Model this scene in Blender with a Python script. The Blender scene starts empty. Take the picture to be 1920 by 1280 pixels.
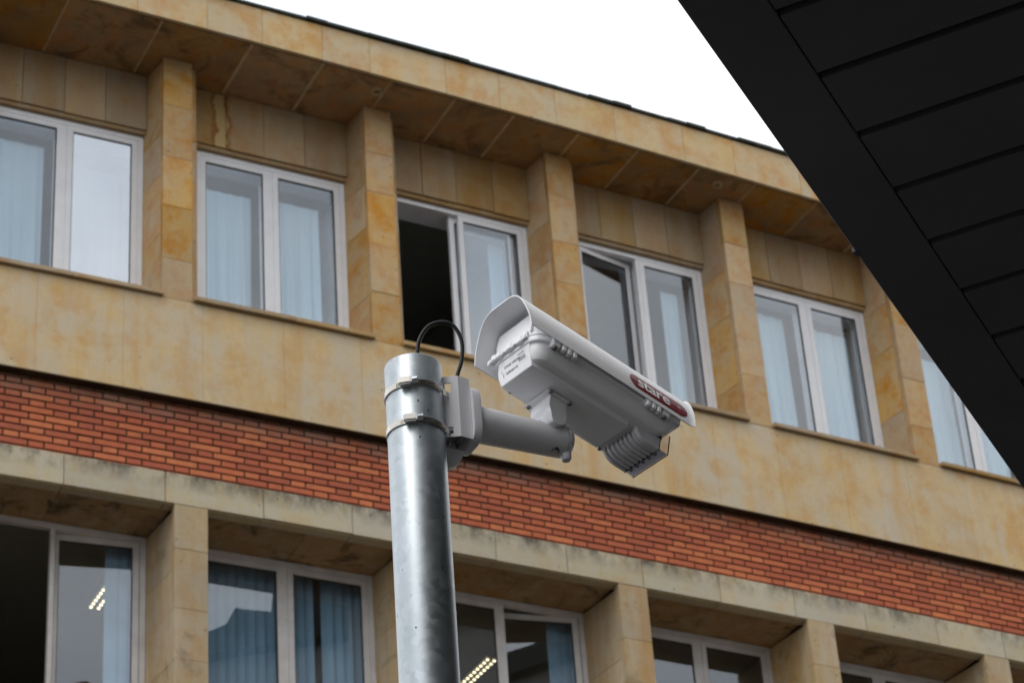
import bpy, bmesh, math, random
from mathutils import Vector, Matrix
R = math.radians
rnd = random.Random(7)
scene = bpy.context.scene
COL = scene.collection
EYE = 1.6                                   # height of the photographer's lens above the ground

# ------------------------------------------------------------------ camera
FPX, PITCH, ROLL = 5051.0, 0.5728, -0.0776
cd = bpy.data.cameras.new('camera')
cam = bpy.data.objects.new('camera', cd)
COL.objects.link(cam)
fw = Vector((0, math.cos(PITCH), math.sin(PITCH)))
up = Vector((0, -math.sin(PITCH), math.cos(PITCH)))
rt = Vector((1, 0, 0))
c_, s_ = math.cos(ROLL), math.sin(ROLL)
r2 = c_*rt + s_*up
u2 = -s_*rt + c_*up
cam.matrix_world = Matrix(((r2.x, u2.x, -fw.x, 0), (r2.y, u2.y, -fw.y, 0), (r2.z, u2.z, -fw.z, EYE), (0, 0, 0, 1)))
cd.sensor_width = 36.0
cd.lens = FPX/1920*36.0
cd.clip_start = 0.1
cd.clip_end = 3000
cd.dof.use_dof = True
cd.dof.focus_distance = 4.72
cd.dof.aperture_fstop = 17.0
scene.camera = cam

# ------------------------------------------------------------------ sky, sun, exposure
SUN_EL, SUN_AZ = R(52), R(215)
world = bpy.data.worlds.new('World')
scene.world = world
world.use_nodes = True
nt = world.node_tree
nt.nodes.clear()
N = nt.nodes.new
out = N('ShaderNodeOutputWorld')
sky = N('ShaderNodeTexSky')
sky.sky_type = 'NISHITA'
sky.sun_disc = False
sky.sun_elevation = SUN_EL
sky.sun_rotation = SUN_AZ
bg1 = N('ShaderNodeBackground')
bg1.inputs['Strength'].default_value = 0.12
nt.links.new(sky.outputs[0], bg1.inputs['Color'])
tc = N('ShaderNodeTexCoord')
mp = N('ShaderNodeMapping')
mp.inputs['Scale'].default_value = (1.0, 1.0, 2.0)
nt.links.new(tc.outputs['Generated'], mp.inputs['Vector'])
nz = N('ShaderNodeTexNoise')
nz.inputs['Scale'].default_value = 3.2
nz.inputs['Detail'].default_value = 6
nz.inputs['Roughness'].default_value = 0.55
nt.links.new(mp.outputs[0], nz.inputs['Vector'])
cr = N('ShaderNodeValToRGB')
cr.color_ramp.elements[0].position = 0.36
cr.color_ramp.elements[0].color = (0.60, 0.635, 0.68, 1)
cr.color_ramp.elements[1].position = 0.60
cr.color_ramp.elements[1].color = (1.0, 1.0, 1.0, 1)
nt.links.new(nz.outputs['Fac'], cr.inputs['Fac'])
bg2 = N('ShaderNodeBackground')
bg2.inputs['Strength'].default_value = 1.95
nt.links.new(cr.outputs[0], bg2.inputs['Color'])
mixs = N('ShaderNodeMixShader')
mixs.inputs[0].default_value = 0.88
nt.links.new(bg1.outputs[0], mixs.inputs[1])
nt.links.new(bg2.outputs[0], mixs.inputs[2])
nt.links.new(mixs.outputs[0], out.inputs['Surface'])

sd = bpy.data.lights.new('sun', 'SUN')
sd.energy = 1.0
sd.angle = R(25)
sd.color = (1.0, 0.96, 0.9)
sun = bpy.data.objects.new('sun', sd)
COL.objects.link(sun)
sdir = Vector((math.sin(SUN_AZ)*math.cos(SUN_EL), math.cos(SUN_AZ)*math.cos(SUN_EL), math.sin(SUN_EL)))
sun.rotation_euler = sdir.to_track_quat('Z', 'Y').to_euler()
sun.location = sdir*60

scene.view_settings.view_transform = 'Standard'
scene.view_settings.look = 'None'
scene.view_settings.gamma = 1
scene.view_settings.use_curve_mapping = False
scene.view_settings.exposure = 0.0
scene.render.engine = 'CYCLES'
scene.cycles.max_bounces = 8
scene.cycles.transparent_max_bounces = 16
scene.render.resolution_x = 1024
scene.render.resolution_y = 682

# ------------------------------------------------------------------ materials
def newmat(name):
    m = bpy.data.materials.new(name)
    m.use_nodes = True
    t = m.node_tree
    b = t.nodes['Principled BSDF']
    return m, t, b
def ramp(t, src, p0, p1, c0=(0, 0, 0, 1), c1=(1, 1, 1, 1)):
    r = t.nodes.new('ShaderNodeValToRGB')
    r.color_ramp.elements[0].position = p0
    r.color_ramp.elements[0].color = c0
    r.color_ramp.elements[1].position = p1
    r.color_ramp.elements[1].color = c1
    t.links.new(src, r.inputs['Fac'])
    return r.outputs['Color']
def noise(t, vec, scale, detail=4, rough=0.55, dist=0.0):
    n = t.nodes.new('ShaderNodeTexNoise')
    n.inputs['Scale'].default_value = scale
    n.inputs['Detail'].default_value = detail
    n.inputs['Roughness'].default_value = rough
    n.inputs['Distortion'].default_value = dist
    t.links.new(vec, n.inputs['Vector'])
    return n.outputs['Fac']
def mapping(t, vec, scale=(1, 1, 1), loc=(0, 0, 0)):
    m = t.nodes.new('ShaderNodeMapping')
    m.inputs['Scale'].default_value = scale
    m.inputs['Location'].default_value = loc
    t.links.new(vec, m.inputs['Vector'])
    return m.outputs[0]
def mix(t, fac, a, b, mode='MIX'):
    m = t.nodes.new('ShaderNodeMix')
    m.data_type = 'RGBA'
    m.blend_type = mode
    if isinstance(fac, float): m.inputs['Factor'].default_value = fac
    else: t.links.new(fac, m.inputs['Factor'])
    for s, i in ((a, 6), (b, 7)):
        if isinstance(s, tuple): m.inputs[i].default_value = s if len(s) == 4 else s+(1,)
        else: t.links.new(s, m.inputs[i])
    return m.outputs[2]
def math_(t, op, a, b=0.5, clamp=False):
    m = t.nodes.new('ShaderNodeMath')
    m.operation = op
    m.use_clamp = clamp
    for s, i in ((a, 0), (b, 1)):
        if isinstance(s, (int, float)): m.inputs[i].default_value = s
        else: t.links.new(s, m.inputs[i])
    return m.outputs[0]
def bump(t, b, h, strength=0.3, dist=0.01):
    n = t.nodes.new('ShaderNodeBump')
    n.inputs['Strength'].default_value = strength
    n.inputs['Distance'].default_value = dist
    t.links.new(h, n.inputs['Height'])
    t.links.new(n.outputs[0], b.inputs['Normal'])
def geopos(t):
    return t.nodes.new('ShaderNodeNewGeometry').outputs['Position']
def randv(t):
    """a random number that differs from piece to piece"""
    o = t.nodes.new('ShaderNodeObjectInfo').outputs['Random']
    i = t.nodes.new('ShaderNodeNewGeometry').outputs['Random Per Island']
    return math_(t, 'FRACT', math_(t, 'ADD', o, i))

def stone(name, base, stain, amount=0.5, grey=(0.36, 0.33, 0.26), greyamt=0.4, scale=1.0, dirt=None, vary=0.25, streak=0.35, grime=None, cont=0.0, mott=0.35):
    m, t, b = newmat(name)
    p = geopos(t)
    rv = randv(t)
    cmb = t.nodes.new('ShaderNodeCombineXYZ')
    for i in range(3): t.links.new(math_(t, 'MULTIPLY', rv, 13.0*(1-cont)), cmb.inputs[i])
    va = t.nodes.new('ShaderNodeVectorMath')
    va.operation = 'ADD'
    t.links.new(p, va.inputs[0]); t.links.new(cmb.outputs[0], va.inputs[1])
    p2 = va.outputs[0]
    big = noise(t, p2, 1.7*scale, 7, 0.62, 0.15)
    blot = noise(t, p2, 3.6*scale, 9, 0.68, 0.25)
    fine = noise(t, p, 45, 4, 0.6)
    col = mix(t, ramp(t, big, 0.42, 0.62), base, grey)
    col = mix(t, math_(t, 'MULTIPLY', ramp(t, big, 0.42, 0.62), greyamt), base, grey)
    st = math_(t, 'MULTIPLY', ramp(t, blot, 0.46, 0.64), amount)
    col = mix(t, st, col, stain)
    med = noise(t, p2, 13*scale, 6, 0.7, 0.1)
    col = mix(t, math_(t, 'MULTIPLY', ramp(t, med, 0.44, 0.66), mott), col, mix(t, 0.55, col, grey))
    med2 = noise(t, mapping(t, p2, (1, 1, 1), (4, 1, 7)), 9*scale, 8, 0.75, 0.15)
    col = mix(t, math_(t, 'MULTIPLY', ramp(t, med2, 0.52, 0.66), mott), col, stain)
    # vertical rain streaks
    sm = mapping(t, p, (6, 6, 0.7))
    sn = noise(t, sm, 1.0, 5, 0.6)
    col = mix(t, math_(t, 'MULTIPLY', ramp(t, sn, 0.46, 0.64), streak), col, mix(t, 0.5, col, (0.5, 0.45, 0.36)))
    sn2 = noise(t, mapping(t, p, (4, 4, 0.45), (3, 9, 2)), 1.0, 5, 0.6)
    col = mix(t, math_(t, 'MULTIPLY', ramp(t, sn2, 0.5, 0.68), streak*1.1), col, mix(t, 0.6, col, stain))
    # pits
    pit = t.nodes.new('ShaderNodeTexVoronoi')
    pit.inputs['Scale'].default_value = 7.0
    t.links.new(p, pit.inputs['Vector'])
    pm = ramp(t, pit.outputs['Distance'], 0.035, 0.08, (1, 1, 1, 1), (0, 0, 0, 1))
    col = mix(t, math_(t, 'MULTIPLY', pm, math_(t, 'GREATER_THAN', noise(t, p, 2.3, 1), 0.52)), col, (0.12, 0.09, 0.06))
    gr = noise(t, p, 75, 3, 0.7)
    col = mix(t, math_(t, 'MULTIPLY', ramp(t, gr, 0.35, 0.75), 0.22), col, mix(t, 0.7, col, (0.10, 0.07, 0.04)))
    # per piece tint
    vr = math_(t, 'ADD', math_(t, 'MULTIPLY', rv, vary), 1-vary*0.55)
    hv = t.nodes.new('ShaderNodeHueSaturation')
    t.links.new(vr, hv.inputs['Value'])
    t.links.new(math_(t, 'ADD', math_(t, 'MULTIPLY', math_(t, 'FRACT', math_(t, 'MULTIPLY', rv, 7.31)), 1.3*vary), 1-0.65*vary), hv.inputs['Saturation'])
    t.links.new(col, hv.inputs['Color'])
    col = hv.outputs[0]
    if dirt:                                 # black algae that creeps down from a ledge at height dirt[0]
        sep = t.nodes.new('ShaderNodeSeparateXYZ')
        t.links.new(p, sep.inputs[0])
        d = math_(t, 'SUBTRACT', dirt[0], sep.outputs['Z'])
        fall = math_(t, 'MULTIPLY', d, -1.0/dirt[1])
        fall = math_(t, 'ADD', fall, 1.0, True)
        dn = ramp(t, noise(t, mapping(t, p, (1, 1, 0.6)), 3.6, 9, 0.78), 0.42, 0.60)
        col = mix(t, math_(t, 'MULTIPLY', math_(t, 'MULTIPLY', fall, dn), dirt[2]), col, (0.045, 0.042, 0.035))
    if grime:
        gn = ramp(t, noise(t, p, grime[0], 6, 0.7, 0.8), grime[1], grime[1]+0.14)
        col = mix(t, math_(t, 'MULTIPLY', gn, grime[2]), col, (0.07, 0.05, 0.03))
    t.links.new(col, b.inputs['Base Color'])
    b.inputs['Roughness'].default_value = 0.9
    b.inputs['Specular IOR Level'].default_value = 0.2
    bump(t, b, math_(t, 'ADD', fine, math_(t, 'MULTIPLY', blot, 0.7)), 0.35, 0.006)
    return m

def stained(name, src, x0, w=0.05):
    """copy of a stone with one long water run that has a shape of its own"""
    m = src.copy(); m.name = name
    t = m.node_tree
    b = t.nodes['Principled BSDF']
    old = b.inputs['Base Color'].links[0].from_socket
    p = geopos(t)
    sep = t.nodes.new('ShaderNodeSeparateXYZ'); t.links.new(p, sep.inputs[0])
    wob = noise(t, mapping(t, p, (1, 1, 1)), 3.5, 5, 0.6)
    xx = math_(t, 'ADD', sep.outputs['X'], math_(t, 'MULTIPLY', math_(t, 'SUBTRACT', wob, 0.5), 0.20))
    d = math_(t, 'ABSOLUTE', math_(t, 'SUBTRACT', xx, x0), 0)
    rim = math_(t, 'SUBTRACT', ramp(t, d, w*0.85, w), ramp(t, d, w*1.25, w*1.9))
    col = mix(t, math_(t, 'MULTIPLY', rim, 0.8), old, (0.26, 0.105, 0.022))
    core_ = ramp(t, d, w*0.7, w*0.95, (1, 1, 1, 1), (0, 0, 0, 1))
    col = mix(t, math_(t, 'MULTIPLY', core_, 0.85), col, (0.50, 0.36, 0.17))
    t.links.new(col, b.inputs['Base Color'])
    return m
def plain(name, col, rough=0.5, metal=0.0, spec=0.5, var=0.06, sc=8, bmp=0.0):
    m, t, b = newmat(name)
    p = t.nodes.new('ShaderNodeTexCoord').outputs['Object']
    n = noise(t, p, sc, 5, 0.6)
    lo = tuple(max(0, x*(1-var)) for x in col)+(1,)
    hi = tuple(min(1, x*(1+var)) for x in col)+(1,)
    t.links.new(ramp(t, n, 0.3, 0.7, lo, hi), b.inputs['Base Color'])
    b.inputs['Roughness'].default_value = rough
    b.inputs['Metallic'].default_value = metal
    b.inputs['Specular IOR Level'].default_value = spec
    if bmp: bump(t, b, noise(t, p, sc*12, 3), bmp, 0.002)
    return m

OCH = (0.49, 0.335, 0.155)
M = {}
M['stone_spandrel'] = stone('stone_spandrel', (0.59, 0.43, 0.22), (0.52, 0.30, 0.10), 0.7, (0.52, 0.455, 0.35), 0.8, vary=0.035, streak=0.9, cont=1.0, mott=0.38)
M['stone_pier'] = stone('stone_pier', (0.52, 0.345, 0.155), (0.46, 0.205, 0.05), 0.75, (0.44, 0.36, 0.25), 0.7, 1.2, vary=0.26, streak=0.15, mott=0.5)
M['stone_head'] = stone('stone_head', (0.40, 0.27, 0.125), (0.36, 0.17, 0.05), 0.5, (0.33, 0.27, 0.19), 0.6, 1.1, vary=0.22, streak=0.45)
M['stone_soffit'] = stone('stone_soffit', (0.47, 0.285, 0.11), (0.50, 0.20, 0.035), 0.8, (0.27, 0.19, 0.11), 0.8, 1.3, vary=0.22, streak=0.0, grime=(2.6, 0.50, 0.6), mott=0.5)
M['stone_fascia'] = stone('stone_fascia', (0.56, 0.405, 0.205), (0.50, 0.25, 0.065), 0.75, (0.5, 0.43, 0.31), 0.8, 1.0, vary=0.06, streak=0.4, cont=0.9, mott=0.4)
M['stone_lintel'] = stone('stone_lintel', (0.50, 0.44, 0.31), (0.48, 0.33, 0.15), 0.4, (0.46, 0.43, 0.36), 0.8, 1.0, dirt=(11.565+EYE, 0.20, 1.0), vary=0.14, streak=0.3)
M['stone_lower'] = stone('stone_lower', (0.44, 0.325, 0.175), (0.40, 0.21, 0.06), 0.5, (0.37, 0.32, 0.24), 0.7, 1.0, vary=0.12, streak=0.8, grime=(1.9, 0.56, 0.5), cont=0.8, mott=0.5)
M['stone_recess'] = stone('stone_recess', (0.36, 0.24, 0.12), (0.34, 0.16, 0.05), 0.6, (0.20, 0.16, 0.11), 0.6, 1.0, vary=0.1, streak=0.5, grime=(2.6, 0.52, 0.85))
M['mortar_bead'] = plain('mortar_bead', (0.56, 0.42, 0.25), 0.9, 0, 0.1, 0.2, 14)
M['mortar'] = plain('mortar', (0.06, 0.045, 0.032), 0.95, 0, 0.1, 0.3, 20)
M['joint'] = plain('joint', (0.13, 0.09, 0.05), 0.95, 0, 0.1, 0.3, 10)
M['dark_brown'] = plain('dark_brown', (0.05, 0.034, 0.02), 0.95, 0, 0.1, 0.5, 5)  # near-black brown for the wall core and the strip under the slabs
M['grey_render'] = plain('grey_render', (0.36, 0.35, 0.33), 0.95, 0, 0.1, 0.2, 2)
M['slate'] = plain('slate', (0.035, 0.04, 0.035), 0.8, 0, 0.2, 0.4, 10, 0.3)
M['white_frame'] = plain('white_frame', (0.74, 0.745, 0.77), 0.4, 0, 0.4, 0.05, 6)
M['white_frame_dull'] = plain('white_frame_dull', (0.56, 0.545, 0.54), 0.5, 0, 0.4, 0.12, 6)
M['gasket'] = plain('gasket', (0.03, 0.03, 0.032), 0.6)
M['plaster'] = plain('plaster', (0.80, 0.82, 0.86), 0.9, 0, 0.1)
M['room'] = plain('room', (0.32, 0.31, 0.27), 0.95, 0, 0.1)
M['canopy_metal'] = plain('canopy_metal', (0.105, 0.108, 0.118), 0.85, 0, 0.08, 0.07, 3)
M['canopy_gap'] = plain('canopy_gap', (0.010, 0.010, 0.010), 0.9, 0, 0.05)
M['cable'] = plain('cable', (0.010, 0.010, 0.011), 0.5, 0, 0.25)
M['camera_paint'] = plain('camera_paint', (0.86, 0.86, 0.88), 0.38, 0, 0.45, 0.02, 30)
M['bracket_paint'] = plain('bracket_paint', (0.64, 0.64, 0.67), 0.42, 0, 0.4, 0.03, 30)
M['steel_screw'] = plain('steel_screw', (0.30, 0.28, 0.26), 0.3, 0.9)
M['clamp_steel'] = plain('clamp_steel', (0.50, 0.47, 0.42), 0.22, 1.0, 0.5, 0.08, 60)
M['zinc_screw'] = plain('zinc_screw', (0.75, 0.8, 0.85), 0.2, 1.0)
M['red_print'] = plain('red_print', (0.22, 0.022, 0.03), 0.35, 0, 0.5, 0.03)
M['light_print'] = plain('light_print', (0.85, 0.84, 0.84), 0.4, 0, 0.4, 0.02)
M['dark_print'] = plain('dark_print', (0.13, 0.13, 0.14), 0.5)
M['black_plastic'] = plain('black_plastic', (0.02, 0.02, 0.022), 0.4)
M['ground'] = plain('ground', (0.040, 0.038, 0.035), 0.9, 0, 0.2, 0.25, 0.4)
M['blind'] = plain('blind', (0.29, 0.46, 0.60), 0.85, 0, 0.1, 0.10, 3)
M['white_stay'] = plain('white_stay', (0.7, 0.7, 0.7), 0.4)

# brick
m, t, b = newmat('brick')
rv = randv(t)
crb = t.nodes.new('ShaderNodeValToRGB')
crb.color_ramp.interpolation = 'LINEAR'
els = crb.color_ramp.elements
els[0].position = 0.0; els[0].color = (0.38, 0.105, 0.056, 1)
els[1].position = 1.0; els[1].color = (0.58, 0.19, 0.080, 1)
e = els.new(0.3); e.color = (0.42, 0.112, 0.056, 1)
e = els.new(0.65); e.color = (0.49, 0.138, 0.062, 1)
t.links.new(rv, crb.inputs['Fac'])
p = geopos(t)
bn = noise(t, p, 14, 6, 0.65)
col = mix(t, math_(t, 'MULTIPLY', ramp(t, bn, 0.4, 0.7), 0.4), crb.outputs[0], (0.26, 0.075, 0.05))
sep = t.nodes.new('ShaderNodeSeparateXYZ'); t.links.new(p, sep.inputs[0])
fall = math_(t, 'MULTIPLY_ADD', math_(t, 'SUBTRACT', 12.30+EYE, sep.outputs['Z']), -4.6)
fall.node.inputs[2].default_value = 1.0
fall.node.use_clamp = True
eff = math_(t, 'MULTIPLY', fall, ramp(t, noise(t, p, 3.0, 6, 0.7), 0.36, 0.6))
col = mix(t, math_(t, 'MULTIPLY', eff, 0.75), col, (0.34, 0.26, 0.20))
t.links.new(col, b.inputs['Base Color'])
b.inputs['Roughness'].default_value = 0.85
b.inputs['Specular IOR Level'].default_value = 0.2
bump(t, b, bn, 0.3, 0.004)
M['brick'] = m

# window glass: clear, with a true mirror layer that grows at grazing angles
def glassmat(name, tint, gain, wav=0.0):
    m, t, b = newmat(name)
    t.nodes.remove(b)
    o = t.nodes['Material Output']
    tr = t.nodes.new('ShaderNodeBsdfTransparent'); tr.inputs[0].default_value = tint+(1,)
    gl = t.nodes.new('ShaderNodeBsdfGlossy'); gl.inputs['Roughness'].default_value = 0.0
    gl.inputs['Color'].default_value = (0.93, 0.96, 1.0, 1)
    fr = t.nodes.new('ShaderNodeLayerWeight'); fr.inputs['Blend'].default_value = 0.5
    f5 = math_(t, 'POWER', fr.outputs['Facing'], 5.0)
    sch = math_(t, 'MULTIPLY_ADD', f5, 0.96)
    sch.node.inputs[2].default_value = 0.04
    fac = math_(t, 'MULTIPLY', sch, gain, True)
    mx = t.nodes.new('ShaderNodeMixShader')
    t.links.new(fac, mx.inputs[0]); t.links.new(tr.outputs[0], mx.inputs[1]); t.links.new(gl.outputs[0], mx.inputs[2])
    if wav:
        n = t.nodes.new('ShaderNodeBump'); n.inputs['Strength'].default_value = wav; n.inputs['Distance'].default_value = 0.02
        t.links.new(noise(t, geopos(t), 1.6, 2), n.inputs['Height'])
        t.links.new(n.outputs[0], gl.inputs['Normal'])
    t.links.new(mx.outputs[0], o.inputs['Surface'])
    return m
M['glass'] = glassmat('glass', (0.955, 0.975, 0.99), 1.9, 0.015)
M['glass_coated'] = glassmat('glass_coated', (0.75, 0.78, 0.80), 9.0, 0.03)
M['visor_glass'] = glassmat('visor_glass', (0.90, 0.90, 0.93), 1.6)

m, t, b = newmat('frosted')
t.nodes.remove(b)
df = t.nodes.new('ShaderNodeBsdfDiffuse'); df.inputs[0].default_value = (0.7, 0.7, 0.72, 1)
tl = t.nodes.new('ShaderNodeBsdfTranslucent'); tl.inputs[0].default_value = (0.85, 0.85, 0.88, 1)
mx = t.nodes.new('ShaderNodeMixShader'); mx.inputs[0].default_value = 0.6
t.links.new(df.outputs[0], mx.inputs[1]); t.links.new(tl.outputs[0], mx.inputs[2])
t.links.new(mx.outputs[0], t.nodes['Material Output'].inputs['Surface'])
M['frosted'] = m
# sheer curtain
m, t, b = newmat('curtain')
t.nodes.remove(b)
df = t.nodes.new('ShaderNodeBsdfDiffuse'); df.inputs[0].default_value = (0.70, 0.90, 1.0, 1)
tl = t.nodes.new('ShaderNodeBsdfTranslucent'); tl.inputs[0].default_value = (0.75, 0.86, 0.9, 1)
mx = t.nodes.new('ShaderNodeMixShader'); mx.inputs[0].default_value = 0.25
t.links.new(df.outputs[0], mx.inputs[1]); t.links.new(tl.outputs[0], mx.inputs[2])
t.links.new(mx.outputs[0], t.nodes['Material Output'].inputs['Surface'])
M['curtain'] = m

# lamp cells
m, t, b = newmat('lamp_glow')
b.inputs['Emission Color'].default_value = (1.0, 0.86, 0.55, 1)
b.inputs['Emission Strength'].default_value = 2.6
M['lamp_glow'] = m

# galvanised steel
m, t, b = newmat('galvanised')
p = t.nodes.new('ShaderNodeTexCoord').outputs['Object']
v = t.nodes.new('ShaderNodeTexVoronoi'); v.inputs['Scale'].default_value = 70
wp = noise(t, p, 30, 3)
va = t.nodes.new('ShaderNodeVectorMath'); va.operation = 'ADD'
t.links.new(p, va.inputs[0]); t.links.new(math_(t, 'MULTIPLY', wp, 0.02), va.inputs[1])
t.links.new(va.outputs[0], v.inputs['Vector'])
sep = t.nodes.new('ShaderNodeSeparateColor'); t.links.new(v.outputs['Color'], sep.inputs[0])
big = noise(t, mapping(t, p, (1, 1, 0.3)), 16, 6, 0.6)
f1 = math_(t, 'ADD', math_(t, 'MULTIPLY', sep.outputs[0], 0.45), math_(t, 'MULTIPLY', big, 0.55))
col = ramp(t, f1, 0.25, 0.75, (0.33, 0.365, 0.385, 1), (0.43, 0.465, 0.49, 1))
sp = t.nodes.new('ShaderNodeTexVoronoi'); sp.inputs['Scale'].default_value = 55
t.links.new(mapping(t, p, (1, 1, 0.7)), sp.inputs['Vector'])
spm = math_(t, 'MULTIPLY', ramp(t, sp.outputs['Distance'], 0.06, 0.12, (1, 1, 1, 1), (0, 0, 0, 1)), math_(t, 'GREATER_THAN', noise(t, p, 12, 2), 0.56))
col = mix(t, spm, col, (0.05, 0.05, 0.06))
t.links.new(col, b.inputs['Base Color'])
b.inputs['Metallic'].default_value = 0.93
t.links.new(math_(t, 'MULTIPLY_ADD', f1, 0.16), b.inputs['Roughness'])
b.inputs['Roughness'].links[0].from_node.inputs[2].default_value = 0.35
bump(t, b, math_(t, 'ADD', big, math_(t, 'MULTIPLY', spm, 0.6)), 0.18, 0.002)
M['galvanised'] = m

# ------------------------------------------------------------------ helpers
def empty(name, loc, label=None, cat=None, group=None, rot=None):
    o = bpy.data.objects.new(name, None)
    COL.objects.link(o)
    if rot is not None:
        o.matrix_world = Matrix.Translation(loc) @ rot.to_4x4()
    else:
        o.location = loc
    o.empty_display_size = 0.2
    tag(o, label, cat, group)
    return o
def tag(o, label=None, cat=None, group=None, kind=None):
    if label: o['label'] = label
    if cat: o['category'] = cat
    if group: o['group'] = group
    if kind: o['kind'] = kind
    return o
ORG = {}
def obj(name, bm, mat, parent=None, smooth=False, org=None, local=False):
    """one mesh object; vertices arrive in world space unless local"""
    if org is None:
        org = ORG.get(parent.name, Vector((0, 0, 0))) if parent else Vector((0, 0, 0))
    me = bpy.data.meshes.new(name)
    bmesh.ops.recalc_face_normals(bm, faces=bm.faces)
    if not local: bmesh.ops.translate(bm, verts=bm.verts, vec=-org)
    bm.to_mesh(me); bm.free()
    if smooth:
        for pl in me.polygons: pl.use_smooth = True
    me.materials.append(mat)
    o = bpy.data.objects.new(name, me)
    COL.objects.link(o)
    if parent: o.parent = parent
    elif not local: o.location = org
    if parent is not None: ORG[o.name] = org
    return o
def root(name, loc, label, cat, group=None):
    o = empty(name, loc, label, cat, group)
    ORG[o.name] = Vector(loc)
    return o

# facade space: s in bays along a gently curved wall, o metres outwards, z metres above the lens
W = 2.0
AX, AY, APH, AK = -1.5113, 9.7399, 0.4910, 0.0123
def F(s, o, z):
    h = APH+AK*s
    x = AX+(math.sin(h)-math.sin(APH))/AK
    y = AY-(math.cos(h)-math.cos(APH))/AK
    return Vector((x*W+math.sin(h)*o, y*W-math.cos(h)*o, z+EYE))
def hexa(bm, p):
    v = [bm.verts.new(q) for q in p]
    for f in ((0, 1, 2, 3), (4, 7, 6, 5), (0, 4, 5, 1), (1, 5, 6, 2), (2, 6, 7, 3), (3, 7, 4, 0)):
        bm.faces.new([v[i] for i in f])
    return v
def fbox(bm, s0, s1, o0, o1, z0, z1, bev=0.0, n=1):
    for i in range(n):
        a = s0+(s1-s0)*i/n; c = s0+(s1-s0)*(i+1)/n
        hexa(bm, [F(a, o0, z0), F(c, o0, z0), F(c, o1, z0), F(a, o1, z0), F(a, o0, z1), F(c, o0, z1), F(c, o1, z1), F(a, o1, z1)])
    if bev: bmesh.ops.bevel(bm, geom=list(bm.edges), offset=bev, segments=1, affect='EDGES')
def fpoly(bm, plan, z0, z1, bev=0.0):
    """prism: plan = list of (s, o)"""
    lo = [bm.verts.new(F(s, o, z0)) for s, o in plan]
    hi = [bm.verts.new(F(s, o, z1)) for s, o in plan]
    bm.faces.new(lo[::-1]); bm.faces.new(hi)
    k = len(plan)
    for i in range(k): bm.faces.new((lo[i], lo[(i+1) % k], hi[(i+1) % k], hi[i]))
    if bev: bmesh.ops.bevel(bm, geom=list(bm.edges), offset=bev, segments=1, affect='EDGES')

# ------------------------------------------------------------------ ground
bm = bmesh.new()
bmesh.ops.create_grid(bm, x_segments=2, y_segments=2, size=900)
g = obj('ground', bm, M['ground'])
tag(g, kind='structure')

# ------------------------------------------------------------------ the building
base = F(2.2, 0, -EYE)
bld = root('building', base, 'ochre stone building with a red brick band and two rows of white framed windows', 'building')
def part(name, fn, mat, parent=None, smooth=False):
    bm = bmesh.new(); fn(bm)
    return obj(name, bm, mat, parent or bld, smooth)

S0, S1 = -1.0, 6.0                      # first and last upper pier
ZS, ZO, ZW1, ZSOF = 13.36, 12.31, 15.37, 16.0   # sill, overhang edge, head panel bottom, soffit
UP = {-1: -1.0, 0: 0.0, 1: 1.01, 2: 1.992, 3: 2.999, 4: 4.002, 5: 5.0, 6: 6.0}
PW = 0.141
# core behind the cladding
def core(bm):
    fbox(bm, -1.3, 6.3, -0.62, -0.125, 12.36, 13.36, n=14)
    fbox(bm, -1.3, 6.3, -0.62, -0.21, 11.62, 12.36, n=14)
    fbox(bm, -1.3, 6.3, -0.62, -0.36, 15.335, 16.9, n=14)
part('wall', core, M['dark_brown'])
def ledge(bm): fbox(bm, -1.3, 6.3, -0.62, -0.46, 15.27, 15.335, n=14)

# upper wall below the sills: tall thin slabs
s = -1.3; i = 0
while s < 6.25:
    w = rnd.uniform(0.36, 0.40)
    part('stone_slab', lambda bm: fbox(bm, s+0.0003, min(s+w, 6.3)-0.0003, -0.12, 0.0, ZO, ZS-0.05, 0.0018, 1), M['stone_spandrel'])
    s += w
# very dark brown strip under the lower edge of the slabs
part('drip_edge', lambda bm: fbox(bm, -1.3, 6.3, -0.20, -0.010, ZO-0.010, ZO-0.002, n=14), M['dark_brown'])

def jitter(a): return rnd.uniform(-a, a)
for k in range(-1, 7):
    p0 = UP[k]
    # pier stones (front) from sill level up to the soffit
    zj = [ZS-0.05+0.002]+[13.84+jitter(0.12), 14.40+jitter(0.1), 14.92+jitter(0.1), 15.42+jitter(0.08), ZSOF-0.003]
    for a, c in zip(zj[:-1], zj[1:]):
        dd = jitter(0.003)
        part('pier_stone', lambda bm: fpoly(bm, [(p0, dd), (p0+PW, dd), (p0+PW, -0.075), (p0+0.003, -0.075)], a+0.001, c-0.001, 0.0022), M['stone_pier'])
    zj = [ZS+0.002]+[13.95+jitter(0.15), 14.62+jitter(0.15), 15.2+jitter(0.1), ZSOF-0.003]
    for a, c in zip(zj[:-1], zj[1:]):
        part('jamb_stone', lambda bm: fpoly(bm, [(p0+0.001, -0.078), (p0+0.172, -0.078), (p0+0.172, -0.33), (p0+0.225, -0.335), (p0+0.225, -0.62), (p0-0.025, -0.62), (p0-0.025, -0.40)], a+0.0015, c-0.0015, 0.003), M['stone_pier'])
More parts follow.
